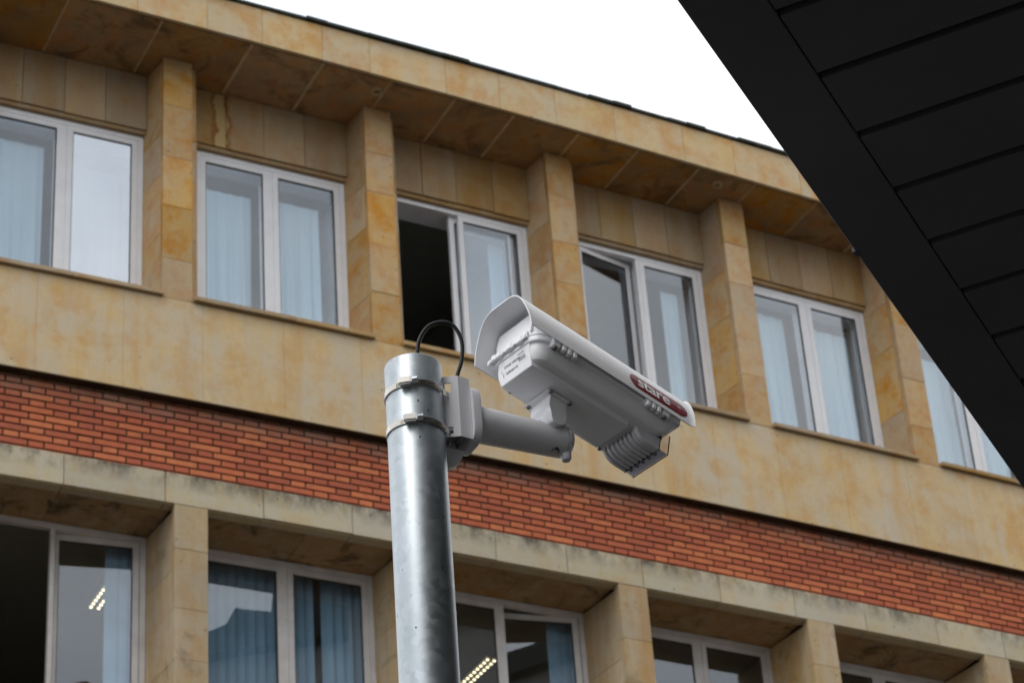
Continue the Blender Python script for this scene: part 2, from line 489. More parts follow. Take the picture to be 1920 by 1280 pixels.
# head panels, four to a bay, and the moulding under them
for k in range(-1, 6):
    a0, a1 = UP[k]+0.172, UP[k+1]-0.021
    js = [a0, a0+0.205+jitter(0.01), a0+0.40+jitter(0.015), a0+0.60+jitter(0.01), a1]
    for a, c in zip(js[:-1], js[1:]):
        dd = jitter(0.004)
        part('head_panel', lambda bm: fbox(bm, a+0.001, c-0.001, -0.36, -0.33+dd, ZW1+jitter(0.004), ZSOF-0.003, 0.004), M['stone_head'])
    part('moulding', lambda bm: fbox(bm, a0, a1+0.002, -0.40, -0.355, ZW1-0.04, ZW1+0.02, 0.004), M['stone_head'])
    # sill in two slabs
    l, r_, mid = UP[k]+PW+0.002, UP[k+1]+0.003, UP[k]+0.60+jitter(0.03)
    for a, c in ((l, mid), (mid, r_)):
        part('sill', lambda bm: fbox(bm, a+0.001, c-0.001, -0.47, 0.045+jitter(0.004), ZS-0.045, ZS, 0.004), M['stone_head'])

M['stone_head_stained'] = stained('stone_head_stained', M['stone_head'], F(0.345, -0.33, 15).x)
for o_ in list(bld.children):
    if o_.name.startswith('head_panel'):
        c_x = sum(v.co.x for v in o_.data.vertices)/len(o_.data.vertices)+base.x
        if F(0.15, -0.33, 15).x < c_x < F(0.6, -0.33, 15).x: o_.data.materials[0] = M['stone_head_stained']
# cornice
OF = lambda s: 0.545-0.048*(s+0.1)
ZT = lambda s: 16.40+0.017*s
def cbox(bm, s0, s1, oa, ob, za, zb, bev=0.004):
    hexa(bm, [F(s0, oa(s0), za(s0)), F(s1, oa(s1), za(s1)), F(s1, ob(s1), za(s1)), F(s0, ob(s0), za(s0)),
              F(s0, oa(s0), zb(s0)), F(s1, oa(s1), zb(s1)), F(s1, ob(s1), zb(s1)), F(s0, ob(s0), zb(s0))])
    if bev: bmesh.ops.bevel(bm, geom=list(bm.edges), offset=bev, segments=1, affect='EDGES')
K = lambda v: (lambda s: v)
joints = [-1.3, -0.95, -0.53, -0.09, 0.35, 0.71, 1.06, 1.40, 1.72, 2.08, 2.42, 2.78, 3.12, 3.5, 3.88, 4.25, 4.6, 5.0, 5.4, 5.8, 6.3]
for a, c in zip(joints[:-1], joints[1:]):
    part('soffit_slab', lambda bm: cbox(bm, a+0.004, c-0.004, K(-0.37), lambda s: OF(s)-0.047, K(ZSOF), K(ZSOF+0.09)), M['stone_soffit'])
    wd = rnd.uniform(0.004, 0.0075)
    if c < 6.2:
        part('joint_bead', lambda bm: cbox(bm, c-wd, c+wd, K(-0.32), lambda s: OF(s)-0.05, K(ZSOF-0.005), K(ZSOF+0.03), 0.003), M['mortar_bead'])
s = -1.3
while s < 6.25:
    w = rnd.uniform(0.22, 0.42)
    e_ = min(s+w, 6.3)
    part('fascia_stone', lambda bm: cbox(bm, s+0.0006, e_-0.0006, lambda q: OF(q)-0.04, OF, K(ZSOF-0.012), lambda q: ZT(q)-0.004), M['stone_fascia'])
    s += w
part('drip_edge', lambda bm: [cbox(bm, -1.3+i*0.38, -1.3+(i+1)*0.38, lambda q: OF(q)-0.046, lambda q: OF(q)-0.041, K(ZSOF-0.014), K(ZSOF-0.003), 0) for i in range(20)], M['joint'])
s = -1.3
while s < 6.25:
    w = rnd.uniform(0.10, 0.22)
    e_ = min(s+w, 6.3); dz = jitter(0.006); do = jitter(0.012)
    part('slate', lambda bm: cbox(bm, s, e_-0.002, lambda q: OF(q)-0.5, lambda q: OF(q)+0.03+do, lambda q: ZT(q)+dz*0.3, lambda q: ZT(q)+0.035+dz, 0.002), M['slate'])
    s += w
part('roof', lambda bm: fbox(bm, -1.3, 6.3, -8.0, 0.1, 16.2, 16.38, n=14), M['slate'])
# round drain outlets in the soffit near the fascia
for (ss, oo) in ((1.02, 0.27), (2.93, 0.20)):
    bm = bmesh.new()
    c = F(ss, oo, ZSOF-0.03)
    for (ra, rb) in ((0.05, 0.036),):
        n = 20
        rings = []
        for (rr, zz) in ((ra, 0.035), (ra, 0.0), (rb, 0.0), (rb, 0.035)):
            rings.append([bm.verts.new(c+Vector((math.cos(6.2832*i/n)*rr, math.sin(6.2832*i/n)*rr, zz))) for i in range(n)])
        for q in range(3):
            for i in range(n): bm.faces.new((rings[q][i], rings[q][(i+1) % n], rings[q+1][(i+1) % n], rings[q+1][i]))
    obj('drain_outlet', bm, M['mortar_bead'], bld)

# ---- brick band
BO = -0.105
HZ = 0.066; J = 0.0155; LS, LH = 0.287, 0.139
part('mortar_bed', lambda bm: fbox(bm, -1.3, 6.3, -0.20, BO-0.012, 11.42, 12.352, n=16), M['mortar'])
def brick_mesh(L):
    bm = bmesh.new()
    bmesh.ops.create_cube(bm, size=1)
    bmesh.ops.scale(bm, vec=(L-J, 0.04, HZ-J), verts=bm.verts)
    bmesh.ops.bevel(bm, geom=[e for e in bm.edges if all(v.co.y < 0 for v in e.verts)], offset=0.003, segments=1, affect='EDGES')
    me = bpy.data.meshes.new('brick'); bm.to_mesh(me); bm.free(); me.materials.append(M['brick']); return me
bms = {'s': brick_mesh(LS), 'h': brick_mesh(LH)}
allb = []
zb0 = 11.626-2*HZ
for row in range(13):
    z = zb0+row*HZ+HZ/2
    if z > 12.345: continue
    x = -2.6+(0.0 if row % 2 == 0 else (LS+LH)/2)-0.09
    i = 0
    while x < 12.4:
        L = (LS, LH)[i % 2]
        allb.append((x+L/2, z, 's' if i % 2 == 0 else 'h', row)); x += L; i += 1
def brick_tf(bk):
    xx, z, k, row = bk
    s = xx/W
    h = APH+AK*s
    rr = random.Random(int(xx*1000)+row*77)
    loc = F(s, BO-0.02+rr.uniform(-0.002, 0.002), z+rr.uniform(-0.0012, 0.0012))
    return Matrix.Translation(loc) @ Matrix.Rotation(h+rr.uniform(-0.004, 0.004), 4, 'Z')
vis = [q for q in allb if q[1] > 11.57 and -0.74 < q[0]/W < 3.2 and q[1] < 12.26]
def scrx(q):                             # nearest bricks in view first
    return (F(q[0]/W, 0, q[1])-Vector((0, 0, EYE))).length
vis.sort(key=scrx)
single = set(map(id, vis[:300]))
far = bmesh.new()
for q in allb:
    T = brick_tf(q)
    if id(q) in single:
        o = bpy.data.objects.new('brick', bms[q[2]])
        COL.objects.link(o); o.parent = bld
        o.matrix_basis = Matrix.Translation(-base) @ T
    else:
        n0 = len(far.verts)
        far.from_mesh(bms[q[2]])
        far.verts.ensure_lookup_table()
        bmesh.ops.transform(far, matrix=T, verts=far.verts[n0:])
o = obj('brick', far, M['brick'], bld)
o['kind'] = 'stuff'

# ---- stone lintel and lower storey
LP = {-1: -0.975, 0: 0.061, 1: 1.115, 2: 2.176, 3: 3.190, 4: 4.217, 5: 5.25, 6: 6.28}
LPW = 0.1464; ZL = 11.26; LR = 0.60; ZLB = 9.2
lj = [-1.3, -0.86, -0.42, 0.02, 0.46, 0.87, 1.25, 1.56, 1.92, 2.31, 2.72, 3.13, 3.53, 3.95, 4.35, 4.75, 5.2, 5.6, 6.0, 6.3]
for a, c in zip(lj[:-1], lj[1:]):
    dd = jitter(0.004)
    part('lintel_stone', lambda bm: fbox(bm, a+0.0015, c-0.0015, -0.14, dd, ZL+jitter(0.002), 11.55, 0.004), M['stone_lintel'])
part('drip_edge', lambda bm: fbox(bm, -1.3, 6.3, -0.034, -0.024, ZL-0.008, ZL+0.001, n=14), M['mortar_bead'])
part('wall', lambda bm: fbox(bm, -1.3, 6.3, -0.72, -0.145, ZL+0.06, 11.615, n=14), M['joint'])
for k in range(-1, 6):
    a0, a1 = LP[k]+LPW, LP[k+1]
    mid = (a0+a1)/2+jitter(0.05)
    for a, c in ((a0, mid), (mid, a1)):
        bm = bmesh.new()
        q = [F(a+0.001, -0.14, ZL+0.002), F(c-0.001, -0.14, ZL+0.002), F(c-0.001, -0.72, ZL-0.03), F(a+0.001, -0.72, ZL-0.03)]
        hexa(bm, q+[p+Vector((0, 0, 0.07)) for p in q])
        obj('recess_slab', bm, M['stone_recess'], bld)
for k in range(-1, 7):
    p0 = LP[k]
    zj = [ZLB, 9.75+jitter(.1), 10.25+jitter(0.1), 10.80+jitter(0.1), ZL-0.004]
    for a, c in zip(zj[:-1], zj[1:]):
        dd = jitter(0.003)
        part('pier_stone', lambda bm: fpoly(bm, [(p0, dd), (p0+LPW, dd), (p0+LPW, -0.09), (p0+0.001, -0.09)], a+0.0008, c-0.0008, 0.002), M['stone_lower'])
    zj = [ZLB, 9.9+jitter(.1), 10.6+jitter(0.1), ZL-0.035]
    for a, c in zip(zj[:-1], zj[1:]):
        part('jamb_stone', lambda bm: fpoly(bm, [(p0+0.0015, -0.093), (p0+LPW+0.01, -0.093), (p0+LPW+0.05, -LR-0.03), (p0+LPW+0.05, -0.75), (p0-0.02, -0.75), (p0-0.02, -LR)], a+0.001, c-0.001, 0.003), M['stone_lower'])
# below the lower windows (out of the picture) the wall goes on down to the street
part('wall', lambda bm: fbox(bm, -1.3, 6.3, -0.75, 0.0, -EYE, ZLB-0.06, n=14), M['stone_spandrel'])
part('sill', lambda bm: fbox(bm, -1.3, 6.3, -0.75, 0.05, ZLB-0.058, ZLB-0.002, n=14), M['stone_spandrel'])
# ---- the rooms behind: floors, ceilings, back and end walls
def rooms(bm):
    fbox(bm, -1.3, 6.3, -4.6, -0.78, 15.62, 15.70, n=8)
    fbox(bm, -1.3, 6.3, -4.6, -0.64, 12.2, 12.3, n=8)
    fbox(bm, -1.3, 6.3, -4.6, -0.78, 8.2, 8.3, n=8)
    fbox(bm, -1.3, 6.3, -4.7, -4.6, -EYE, 16.2, n=8)
    fbox(bm, -1.31, -1.25, -4.6, -0.1, -EYE, 16.3)
    fbox(bm, 6.25, 6.31, -4.6, -0.1, -EYE, 16.3)
    for k in (0, 2, 4):
        fbox(bm, UP[k]+0.05, UP[k]+0.09, -4.6, -0.64, 12.3, 15.62)
        fbox(bm, LP[k+1]+0.05, LP[k+1]+0.09, -4.6, -0.77, 8.3, 11.3)
part('interior_wall', rooms, M['room'])
part('ceiling', lambda bm: fbox(bm, -1.3, 6.3, -4.6, -0.75, 11.42, 11.5, n=8), plain('ceiling_paint', (0.30, 0.29, 0.26), 0.95))

# ---- windows
def bar(bm, P, s0, s1, z0, z1, o0, o1):
    q = [P(s0, o0, z0), P(s1, o0, z0), P(s1, o1, z0), P(s0, o1, z0), P(s0, o0, z1), P(s1, o0, z1), P(s1, o1, z1), P(s0, o1, z1)]
    hexa(bm, q)
def ring(bm, P, s0, s1, z0, z1, o0, o1, t, tb=None):
    tb = tb or t
    ts = t/W
    bar(bm, P, s0, s0+ts, z0, z1, o0, o1)
    bar(bm, P, s1-ts, s1, z0, z1, o0, o1)
    bar(bm, P, s0+ts, s1-ts, z1-tb, z1, o0, o1)
    bar(bm, P, s0+ts, s1-ts, z0, z0+tb, o0, o1)
def bevd(bm, w=0.004):
    bmesh.ops.remove_doubles(bm, verts=bm.verts, dist=1e-5)
    return bm
def sash(P, s0, s1, z0, z1, o, win, frame_mat, glass, handle=0, t=0.055):
    bm = bmesh.new()
    ring(bm, P, s0, s1, z0, z1, o-0.04, o, t)
    obj('sash', bm, frame_mat, win)
    bm = bmesh.new(); ts = t/W
    ring(bm, P, s0+ts, s1-ts, z0+t, z1-t, o-0.024, o-0.010, 0.009)
    obj('gasket', bm, M['gasket'], win)
    bm = bmesh.new()
    bar(bm, P, s0+ts, s1-ts, z0+t, z1-t, o-0.020, o-0.015)
    obj('pane', bm, glass, win)
    if handle:
        bm = bmesh.new()
        sx = s1-0.5*ts if handle > 0 else s0+0.5*ts
        bar(bm, P, sx-0.008, sx+0.008, z0+0.42, z0+0.56, o-0.055, o-0.04)
        bar(bm, P, sx-0.005, sx+0.005, z0+0.50, z0+0.53, o-0.09, o-0.055)
        bar(bm, P, sx-0.006, sx+0.006, z0+0.40, z0+0.53, o-0.105, o-0.09)
        obj('handle', bm, M['white_stay'], win)
def hinged(s_h, o_h, ang):
    """facade mapping turned about a vertical hinge at (s_h, o_h); ang > 0 opens inwards"""
    H = F(s_h, o_h, 0)
    def P(s, o, z):
        p = F(s, o, z)
        d = p-H; d.z = 0
        d = Matrix.Rotation(ang, 3, 'Z') @ d
        return Vector((H.x+d.x, H.y+d.y, p.z))
    return P
def window(a, c, z0, z1, o, mode, fm, glassL, glassR, label=None):
    """outer frame (the part) with its sashes and panes as sub-parts"""
    bm = bmesh.new()
    ring(bm, F, a, c, z0, z1, o-0.06, o, 0.05)
    mid = (a+c)/2
    if mode != 'slide': bar(bm, F, mid-0.010, mid+0.010, z0+0.05, z1-0.05, o-0.055, o-0.008)
    win = obj('window', bm, fm, bld)
    if z0 > 12:
        for (x0, x1) in ((a+0.01, mid-0.004), (mid+0.004, c-0.01)):
            if mode in ('slide', 'hinge') and x0 < mid-0.01: continue
            bm = bmesh.new(); ring(bm, F, x0, x1, z0, z1, o-0.15, o-0.12, 0.055); obj('inner_frame', bm, M['plaster'], win)
    if label: win['label'] = label
    il, ir, zb, zt = a+0.026, c-0.026, z0+0.052, z1-0.052
    if mode == 'closed':
        sash(F, il, mid-0.0105, zb, zt, o-0.004, win, fm, glassL, 1)
        sash(F, mid+0.0105, ir, zb, zt, o-0.004, win, fm, glassR)
    elif mode == 'slide':                     # left leaf pushed behind the right one
        sash(F, mid-0.012, ir, zb, zt, o-0.004, win, fm, glassR)
        sash(F, mid-0.050, ir-0.04, zb, zt, o-0.055, win, fm, glassL)
    elif mode == 'hinge':
        P = hinged(il, o-0.05, 0.17)
        sash(P, il, mid-0.0105, zb, zt, o-0.004, win, fm, glassL, 1)
        sash(F, mid+0.0105, ir, zb, zt, o-0.004, win, fm, glassR)
    elif mode in ('swing', 'open'):
        if mode == 'swing': sash(F, il, mid-0.0105, zb, zt, o-0.004, win, fm, glassL)
        else: sash(hinged(il, o-0.05, 1.25), il, mid-0.0105, zb, zt, o-0.004, win, fm, glassL)
        sash(hinged(ir, o-0.05, -0.20 if mode == 'swing' else -0.10), mid+0.0105, ir, zb, zt, o-0.004, win, fm, glassR)
    return win
G, GC = M['glass'], M['glass_coated']
WM = M['white_frame']; WD = M['white_frame_dull']
umode = {-1: ('closed', G, GC, 'window with clouds mirrored in its right pane'), 0: ('closed', G, G, None), 1: ('slide', G, G, 'window with its left half open and dark'),
         2: ('hinge', G, G, 'window with its left sash swung slightly inwards'), 3: ('closed', G, G, None), 4: ('closed', G, G, None), 5: ('closed', G, G, None)}
for k in range(-1, 6):
    md, gl, gr, lb = umode[k]
    a, c = UP[k]+0.2265, UP[k+1]-0.0265
    window(a, c, 13.42, 15.328, -0.40, md, WM, gl, gr, lb)
    # plastered reveal inside
    def lining(bm):
        fbox(bm, a+0.0, c-0.0, -0.70, -0.465, 15.30, 15.334)
        fbox(bm, c+0.0, c+0.012, -1.0, -0.465, 13.40, 15.30)
        fbox(bm, a-0.012, a, -0.70, -0.465, 13.40, 15.30)
    part('reveal', lining, M['plaster'])
lmode = {-1: ('open', G, G, 'window with its left half open and dark'), 0: ('closed', G, G, None), 1: ('swing', G, G, 'window with its right sash swung inwards'),
         2: ('closed', G, G, None), 3: ('closed', G, G, None), 4: ('closed', G, G, None)}
for k in range(-1, 5):
    md, gl, gr, lb = lmode[k]
    a, c = LP[k]+LPW+0.052, LP[k+1]-0.0215
    window(a, c, ZLB, 11.232, -LR, md, WD, gl, gr, lb)

# ------------------------------------------------------------------ curtains and blinds (hang inside, things of their own)
def curtain(s0, s1, z0, z1, o, label, folds=9, seed=1, amp=0.028):
    rr = random.Random(seed)
    bm = bmesh.new()
    n = int((s1-s0)*150)
    ph = [rr.uniform(0, 6.28) for _ in range(4)]
    rows = []
    zs = [z0+(z1-z0)*i/10 for i in range(11)]
    for j, z in enumerate(zs):
        row = []
        tpos = (z-z0)/(z1-z0)
        for i in range(n+1):
            u = i/n
            w_ = math.sin(u*folds*6.28+ph[0]+0.8*math.sin(u*7+ph[1]))+0.45*math.sin(u*folds*2.3*6.28+ph[2])+0.3*math.sin(u*folds*0.4*6.28+ph[3]+tpos)
            row.append(bm.verts.new(F(s0+(s1-s0)*u, o+amp*w_*(1.1-1.0*tpos), z)))
        rows.append(row)
    for j in range(10):
        for i in range(n):
            bm.faces.new((rows[j][i], rows[j][i+1], rows[j+1][i+1], rows[j+1][i]))
    c = F((s0+s1)/2, o, z0)
    o_ = obj('curtain', bm, M['curtain'], None, True, org=c)
    tag(o_, label, 'curtain', 'sheer curtains behind the upper windows')
CG = 13.2
for a, c, zt, lab, fo, am in (
    (-0.84, -0.465, 15.13, 'sheer pale curtain behind the left pane of the leftmost upper window', 5, 0.020),
    (-0.40, -0.105, 15.0, 'sheer curtain behind the cloud-reflecting right pane of the leftmost upper window', 5, 0.020),
    (0.20, 0.548, 15.07, 'wavy sheer curtain behind the left pane of the upper window with water stains above it', 5, 0.030),
    (0.605, 0.893, 15.11, 'sheer curtain behind the right pane of the upper window with water stains above it', 4, 0.022),
    (1.800, 1.925, 15.20, 'narrow sheer curtain drawn aside in the half-open dark upper window', 2, 0.020),
    (2.785, 2.885, 15.12, 'narrow sheer curtain at the right of the upper window whose left sash is swung in', 2, 0.020),
    (3.20, 3.525, 15.15, 'sheer curtain behind the left pane of the rightmost fully visible upper window', 4, 0.026),
    (3.605, 3.93, 15.12, 'sheer curtain behind the right pane of the rightmost fully visible upper window', 4, 0.026),
    (4.20, 4.575, 15.1, 'sheer curtain in the upper window cut by the dark canopy, left pane', 5, 0.022),
    (4.61, 4.90, 15.1, 'sheer curtain in the upper window cut by the dark canopy, right pane', 4, 0.022)):
    curtain(a, c, CG, zt, -0.62, lab, fo, int(a*100)+200, am*1.35)
def blind(s0, s1, z0, z1, o, label, gap=None, tw=0.5):
    r = root('vertical_blind', F((s0+s1)/2, o, z1), label, 'blind', 'blue vertical blinds in the lower windows')
    bm = bmesh.new(); fbox(bm, s0, s1, o-0.02, o+0.02, z1, z1+0.03); obj('rail', bm, M['white_frame_dull'], r)
    x = s0+0.02
    while x < s1-0.01:
        if not (gap and gap[0] < x < gap[1]):
            bm = bmesh.new()
            h = tw+jitter(0.06); dx = 0.027*math.cos(h); do = 0.052*math.sin(h)
            a, c = (x-dx, o-do), (x+dx, o+do)
            m_ = (x, o+0.006)
            fpoly(bm, [a, m_, c, (x, o+0.004)], z0, z1-0.001)
            obj('slat', bm, M['blind'], r)
        x += 0.046
blind(-0.10, 0.06, 9.0, 11.30, -0.80, 'short run of blue vertical blind in the lower left half-open window', tw=0.3)
blind(0.34, 1.12, 9.0, 11.30, -0.80, 'blue vertical blind with a dark gap behind closed lower panes left of the pole', gap=(0.850, 0.905), tw=0.6)
blind(2.02, 2.18, 9.0, 11.30, -0.80, 'short run of blue vertical blind behind the inward-swung lower sash right of the pole', tw=0.3)

# ------------------------------------------------------------------ ceiling lights in the lower rooms
def ceiling_light(s, o, ds, do, label):
    z = 11.40
    r = root('ceiling_light', F(s, o, z), label, 'ceiling light', 'louvred ceiling lights in the lower rooms')
    ux = F(s+ds, o+do, z)-F(s, o, z); L = ux.length; ux.normalize()
    vy = Vector((-ux.y, ux.x, 0))
    c = F(s, o, z)
    def bx(bm, u0, u1, v0, v1, z0, z1):
        hexa(bm, [c+ux*u0+vy*v0+Vector((0, 0, z0)), c+ux*u1+vy*v0+Vector((0, 0, z0)), c+ux*u1+vy*v1+Vector((0, 0, z0)), c+ux*u0+vy*v1+Vector((0, 0, z0)),
                  c+ux*u0+vy*v0+Vector((0, 0, z1)), c+ux*u1+vy*v0+Vector((0, 0, z1)), c+ux*u1+vy*v1+Vector((0, 0, z1)), c+ux*u0+vy*v1+Vector((0, 0, z1))])
    bm = bmesh.new()
    bx(bm, -0.03, L+0.03, -0.09, 0.09, 0.0, 0.018)
    obj('housing', bm, M['steel_screw'], r)
    n = 9
    for row in (-0.036, 0.036):
        for i in range(n):
            u = (i+0.5)*L/n
            bm = bmesh.new(); bx(bm, u-0.010, u+0.010, row-0.011, row+0.011, -0.012, -0.001)
            obj('lamp_cell', bm, M['lamp_glow'], r)
ceiling_light(0.085, -1.66, 0.0, -0.62, 'lit ceiling light seen through the lower left window')
ceiling_light(2.05, -2.0, 0.0, -0.64, 'lit ceiling light seen through the lower window right of the pole')

# ------------------------------------------------------------------ the dark canopy overhead
PSI = 1.1518; CH = 3.0
E = Vector((math.cos(PSI), math.sin(PSI), 0)); NN = Vector((math.sin(PSI), -math.cos(PSI), 0))
oo, oi, g0, gs = -0.3888*CH, -0.3435*CH, 1.1884*CH, 0.0679*CH
cz = CH+EYE
can = root('canopy', E*4+NN*oo+Vector((0, 0, cz)), 'dark grey canopy of flat boards slanting across the upper right corner', 'canopy')
def cb(bm, e0, e1, n0, n1, z0, z1, bev=0.0015):
    Z = lambda e, n, z: E*e+NN*n+Vector((0, 0, cz+z))
    hexa(bm, [Z(e0, n0, z0), Z(e1, n0, z0), Z(e1, n1, z0), Z(e0, n1, z0), Z(e0, n0, z1), Z(e1, n0, z1), Z(e1, n1, z1), Z(e0, n1, z1)])
    if bev: bmesh.ops.bevel(bm, geom=list(bm.edges), offset=bev, segments=1, affect='EDGES')
bm = bmesh.new(); cb(bm, -3.0, 9.0, oo, oi-0.001, 0.0, 0.20, 0.002); obj('edge_trim', bm, M['canopy_metal'], can)
for i in range(-30, 26):
    bm = bmesh.new()
    cb(bm, g0+gs*i+0.002, g0+gs*(i+1)-0.018, oi+0.002, 3.4, 0.002, 0.030)
    obj('board', bm, M['canopy_metal'], can)
bm = bmesh.new(); cb(bm, -3.0, 9.0, oi+0.002, 3.4, 0.034, 0.16, 0); obj('backing', bm, M['canopy_gap'], can)
bm = bmesh.new(); cb(bm, 4.32, 4.34, oo-0.006, oo+0.004, 0.0, 0.012, 0.001); obj('clip', bm, M['canopy_metal'], can)
for e0 in (-2.5, 3.0, 8.5):
    bm = bmesh.new(); cb(bm, e0, e0+0.15, 3.2, 3.35, -cz, 0.0); obj('post', bm, M['canopy_metal'], can)

# ------------------------------------------------------------------ the galvanised pole
pole = Vector((-0.17616, 3.96772, 0)); PT = 2.51958+EYE; PR = 0.05
pr = root('pole', pole, 'galvanised steel pole with an open top that carries the surveillance camera', 'pole')
def lathe(bm, prof, n=64, c=Vector((0, 0, 0))):
    rings = [[bm.verts.new(c+Vector((r*math.cos(6.283185*i/n), r*math.sin(6.283185*i/n), z))) for i in range(n)] for r, z in prof]
    for a, b_ in zip(rings[:-1], rings[1:]):
        for i in range(n): bm.faces.new((a[i], a[(i+1) % n], b_[(i+1) % n], b_[i]))
    return rings
def auto(o, ang=35):
    for pl in o.data.polygons: pl.use_smooth = True
    me = o.data
    bm = bmesh.new(); bm.from_mesh(me)
    for e in bm.edges:
        if len(e.link_faces) == 2 and e.calc_face_angle(0) > R(ang): e.smooth = False
    bm.to_mesh(me); bm.free()
    return o
bm = bmesh.new(); lathe(bm, [(PR, 0.02), (PR, 2.9), (PR, 3.6), (PR, PT-0.002), (PR-0.001, PT), (PR-0.004, PT), (PR-0.005, PT-0.002), (PR-0.005, PT-0.5)], c=pole)
auto(obj('tube', bm, M['galvanised'], pr))
bm = bmesh.new(); lathe(bm, [(0.0, 0.02), (0.13, 0.02), (0.13, 0.0), (0.0, 0.0)], 32, pole); auto(obj('base_plate', bm, M['galvanised'], pr))

# arm frame: t along the arm, n towards the viewer, z
AH = R(28)
AV = Vector((math.cos(AH), math.sin(AH), 0)); AN = Vector((math.sin(AH), -math.cos(AH), 0))
def T(t, n, z): return pole+AV*t+AN*n+Vector((0, 0, z+EYE))

# hose clamps
def clamp(z, phi0, label):
    r = root('hose_clamp', pole+Vector((0, 0, z+EYE)), label, 'hose clamp', 'steel hose clamps round the pole')
    c = pole+Vector((0, 0, z+EYE))
    # closed band that leaves the pole and passes round the bracket
    n = 96; pts = []
    for i in range(n):
        a = 2*math.pi*i/n
        d = (a-AH+math.pi) % (2*math.pi)-math.pi       # angle from the arm direction
        rr = PR+0.0012
        if abs(d) < 0.72: rr = PR+0.0012+0.014*(1-abs(d)/0.72)**0.8
        pts.append((a, rr))
    bm = bmesh.new()
    prof = [(-0.0055, 0.0), (-0.0055, 0.0011), (0.0055, 0.0011), (0.0055, 0.0)]
    rings = [[bm.verts.new(c+Vector((math.cos(a)*(rr+dr), math.sin(a)*(rr+dr), dz))) for dz, dr in prof] for a, rr in pts]
    for i in range(n):
        A_, B_ = rings[i], rings[(i+1) % n]
        for q in range(4): bm.faces.new((A_[q], A_[(q+1) % 4], B_[(q+1) % 4], B_[q]))
    auto(obj('band', bm, M['clamp_steel'], r))
    # worm slots pressed in the band
    bm = bmesh.new()
    a = phi0+0.30
    while a < 2*math.pi+AH-0.75:
        ca, sa = math.cos(a), math.sin(a)
        tdir = Vector((-sa, ca, 0)); nd = Vector((ca, sa, 0))
        p = c+nd*(PR+0.0024)
        w_, h_ = 0.0006, 0.0042
        sk = 0.0007
        q = [p-tdir*(w_+sk)-Vector((0, 0, h_)), p+tdir*(w_-sk)-Vector((0, 0, h_)), p+tdir*(w_+sk)+Vector((0, 0, h_)), p-tdir*(w_-sk)+Vector((0, 0, h_))]
        hexa(bm, q+[v_+nd*0.0009 for v_ in q])
        a += 0.047
    a = phi0-0.42
    while a < phi0-0.16:
        ca, sa = math.cos(a), math.sin(a)
        tdir = Vector((-sa, ca, 0)); nd = Vector((ca, sa, 0))
        p = c+nd*(PR+0.0024)
        q = [p-tdir*0.0008-Vector((0, 0, 0.0035)), p+tdir*0.0004-Vector((0, 0, 0.0035)), p+tdir*0.0008+Vector((0, 0, 0.0035)), p-tdir*0.0004+Vector((0, 0, 0.0035))]
        hexa(bm, q+[v_+nd*0.0009 for v_ in q])
        a += 0.047
    tag(obj('band_teeth', bm, M['clamp_steel'], r), kind='stuff')
    # screw housing and hex screw
    nd = Vector((math.cos(phi0), math.sin(phi0), 0)); td = Vector((-math.sin(phi0), math.cos(phi0), 0))
    bm = bmesh.new()
    p = c+nd*(PR+0.002)
    def q8(u0, u1, r0, r1, z0, z1):
        return [p+td*u0+nd*r0+Vector((0, 0, z0)), p+td*u1+nd*r0+Vector((0, 0, z0)), p+td*u1+nd*r1+Vector((0, 0, z0)), p+td*u0+nd*r1+Vector((0, 0, z0)),
                p+td*u0+nd*r0+Vector((0, 0, z1)), p+td*u1+nd*r0+Vector((0, 0, z1)), p+td*u1+nd*r1+Vector((0, 0, z1)), p+td*u0+nd*r1+Vector((0, 0, z1))]
    hexa(bm, q8(-0.016, 0.008, 0.0, 0.0115, -0.0070, 0.0070))
    bmesh.ops.bevel(bm, geom=list(bm.edges), offset=0.0022, segments=2, affect='EDGES')
    auto(obj('screw_housing', bm, M['clamp_steel'], r), 50)
    bm = bmesh.new()
    cs = [(0.008, 0.0035), (0.0095, 0.0035), (0.0095, 0.0056), (0.0175, 0.0056), (0.0183, 0.0045), (0.0183, 0.0)]
    rg = [[bm.verts.new(p+td*u+nd*(0.0052+rad*math.cos(1.0472*i))+Vector((0, 0, rad*math.sin(1.0472*i)))) for i in range(6)] for u, rad in cs]
    for A_, B_ in zip(rg[:-1], rg[1:]):
        for i in range(6): bm.faces.new((A_[i], A_[(i+1) % 6], B_[(i+1) % 6], B_[i]))
    bmesh.ops.remove_doubles(bm, verts=bm.verts, dist=1e-6)
    obj('screw', bm, M['zinc_screw'], r)
clamp(2.459, R(262), 'upper stainless steel hose clamp with a worm screw round the pole')
clamp(2.384, R(268), 'lower stainless steel hose clamp with a bright zinc screw round the pole')

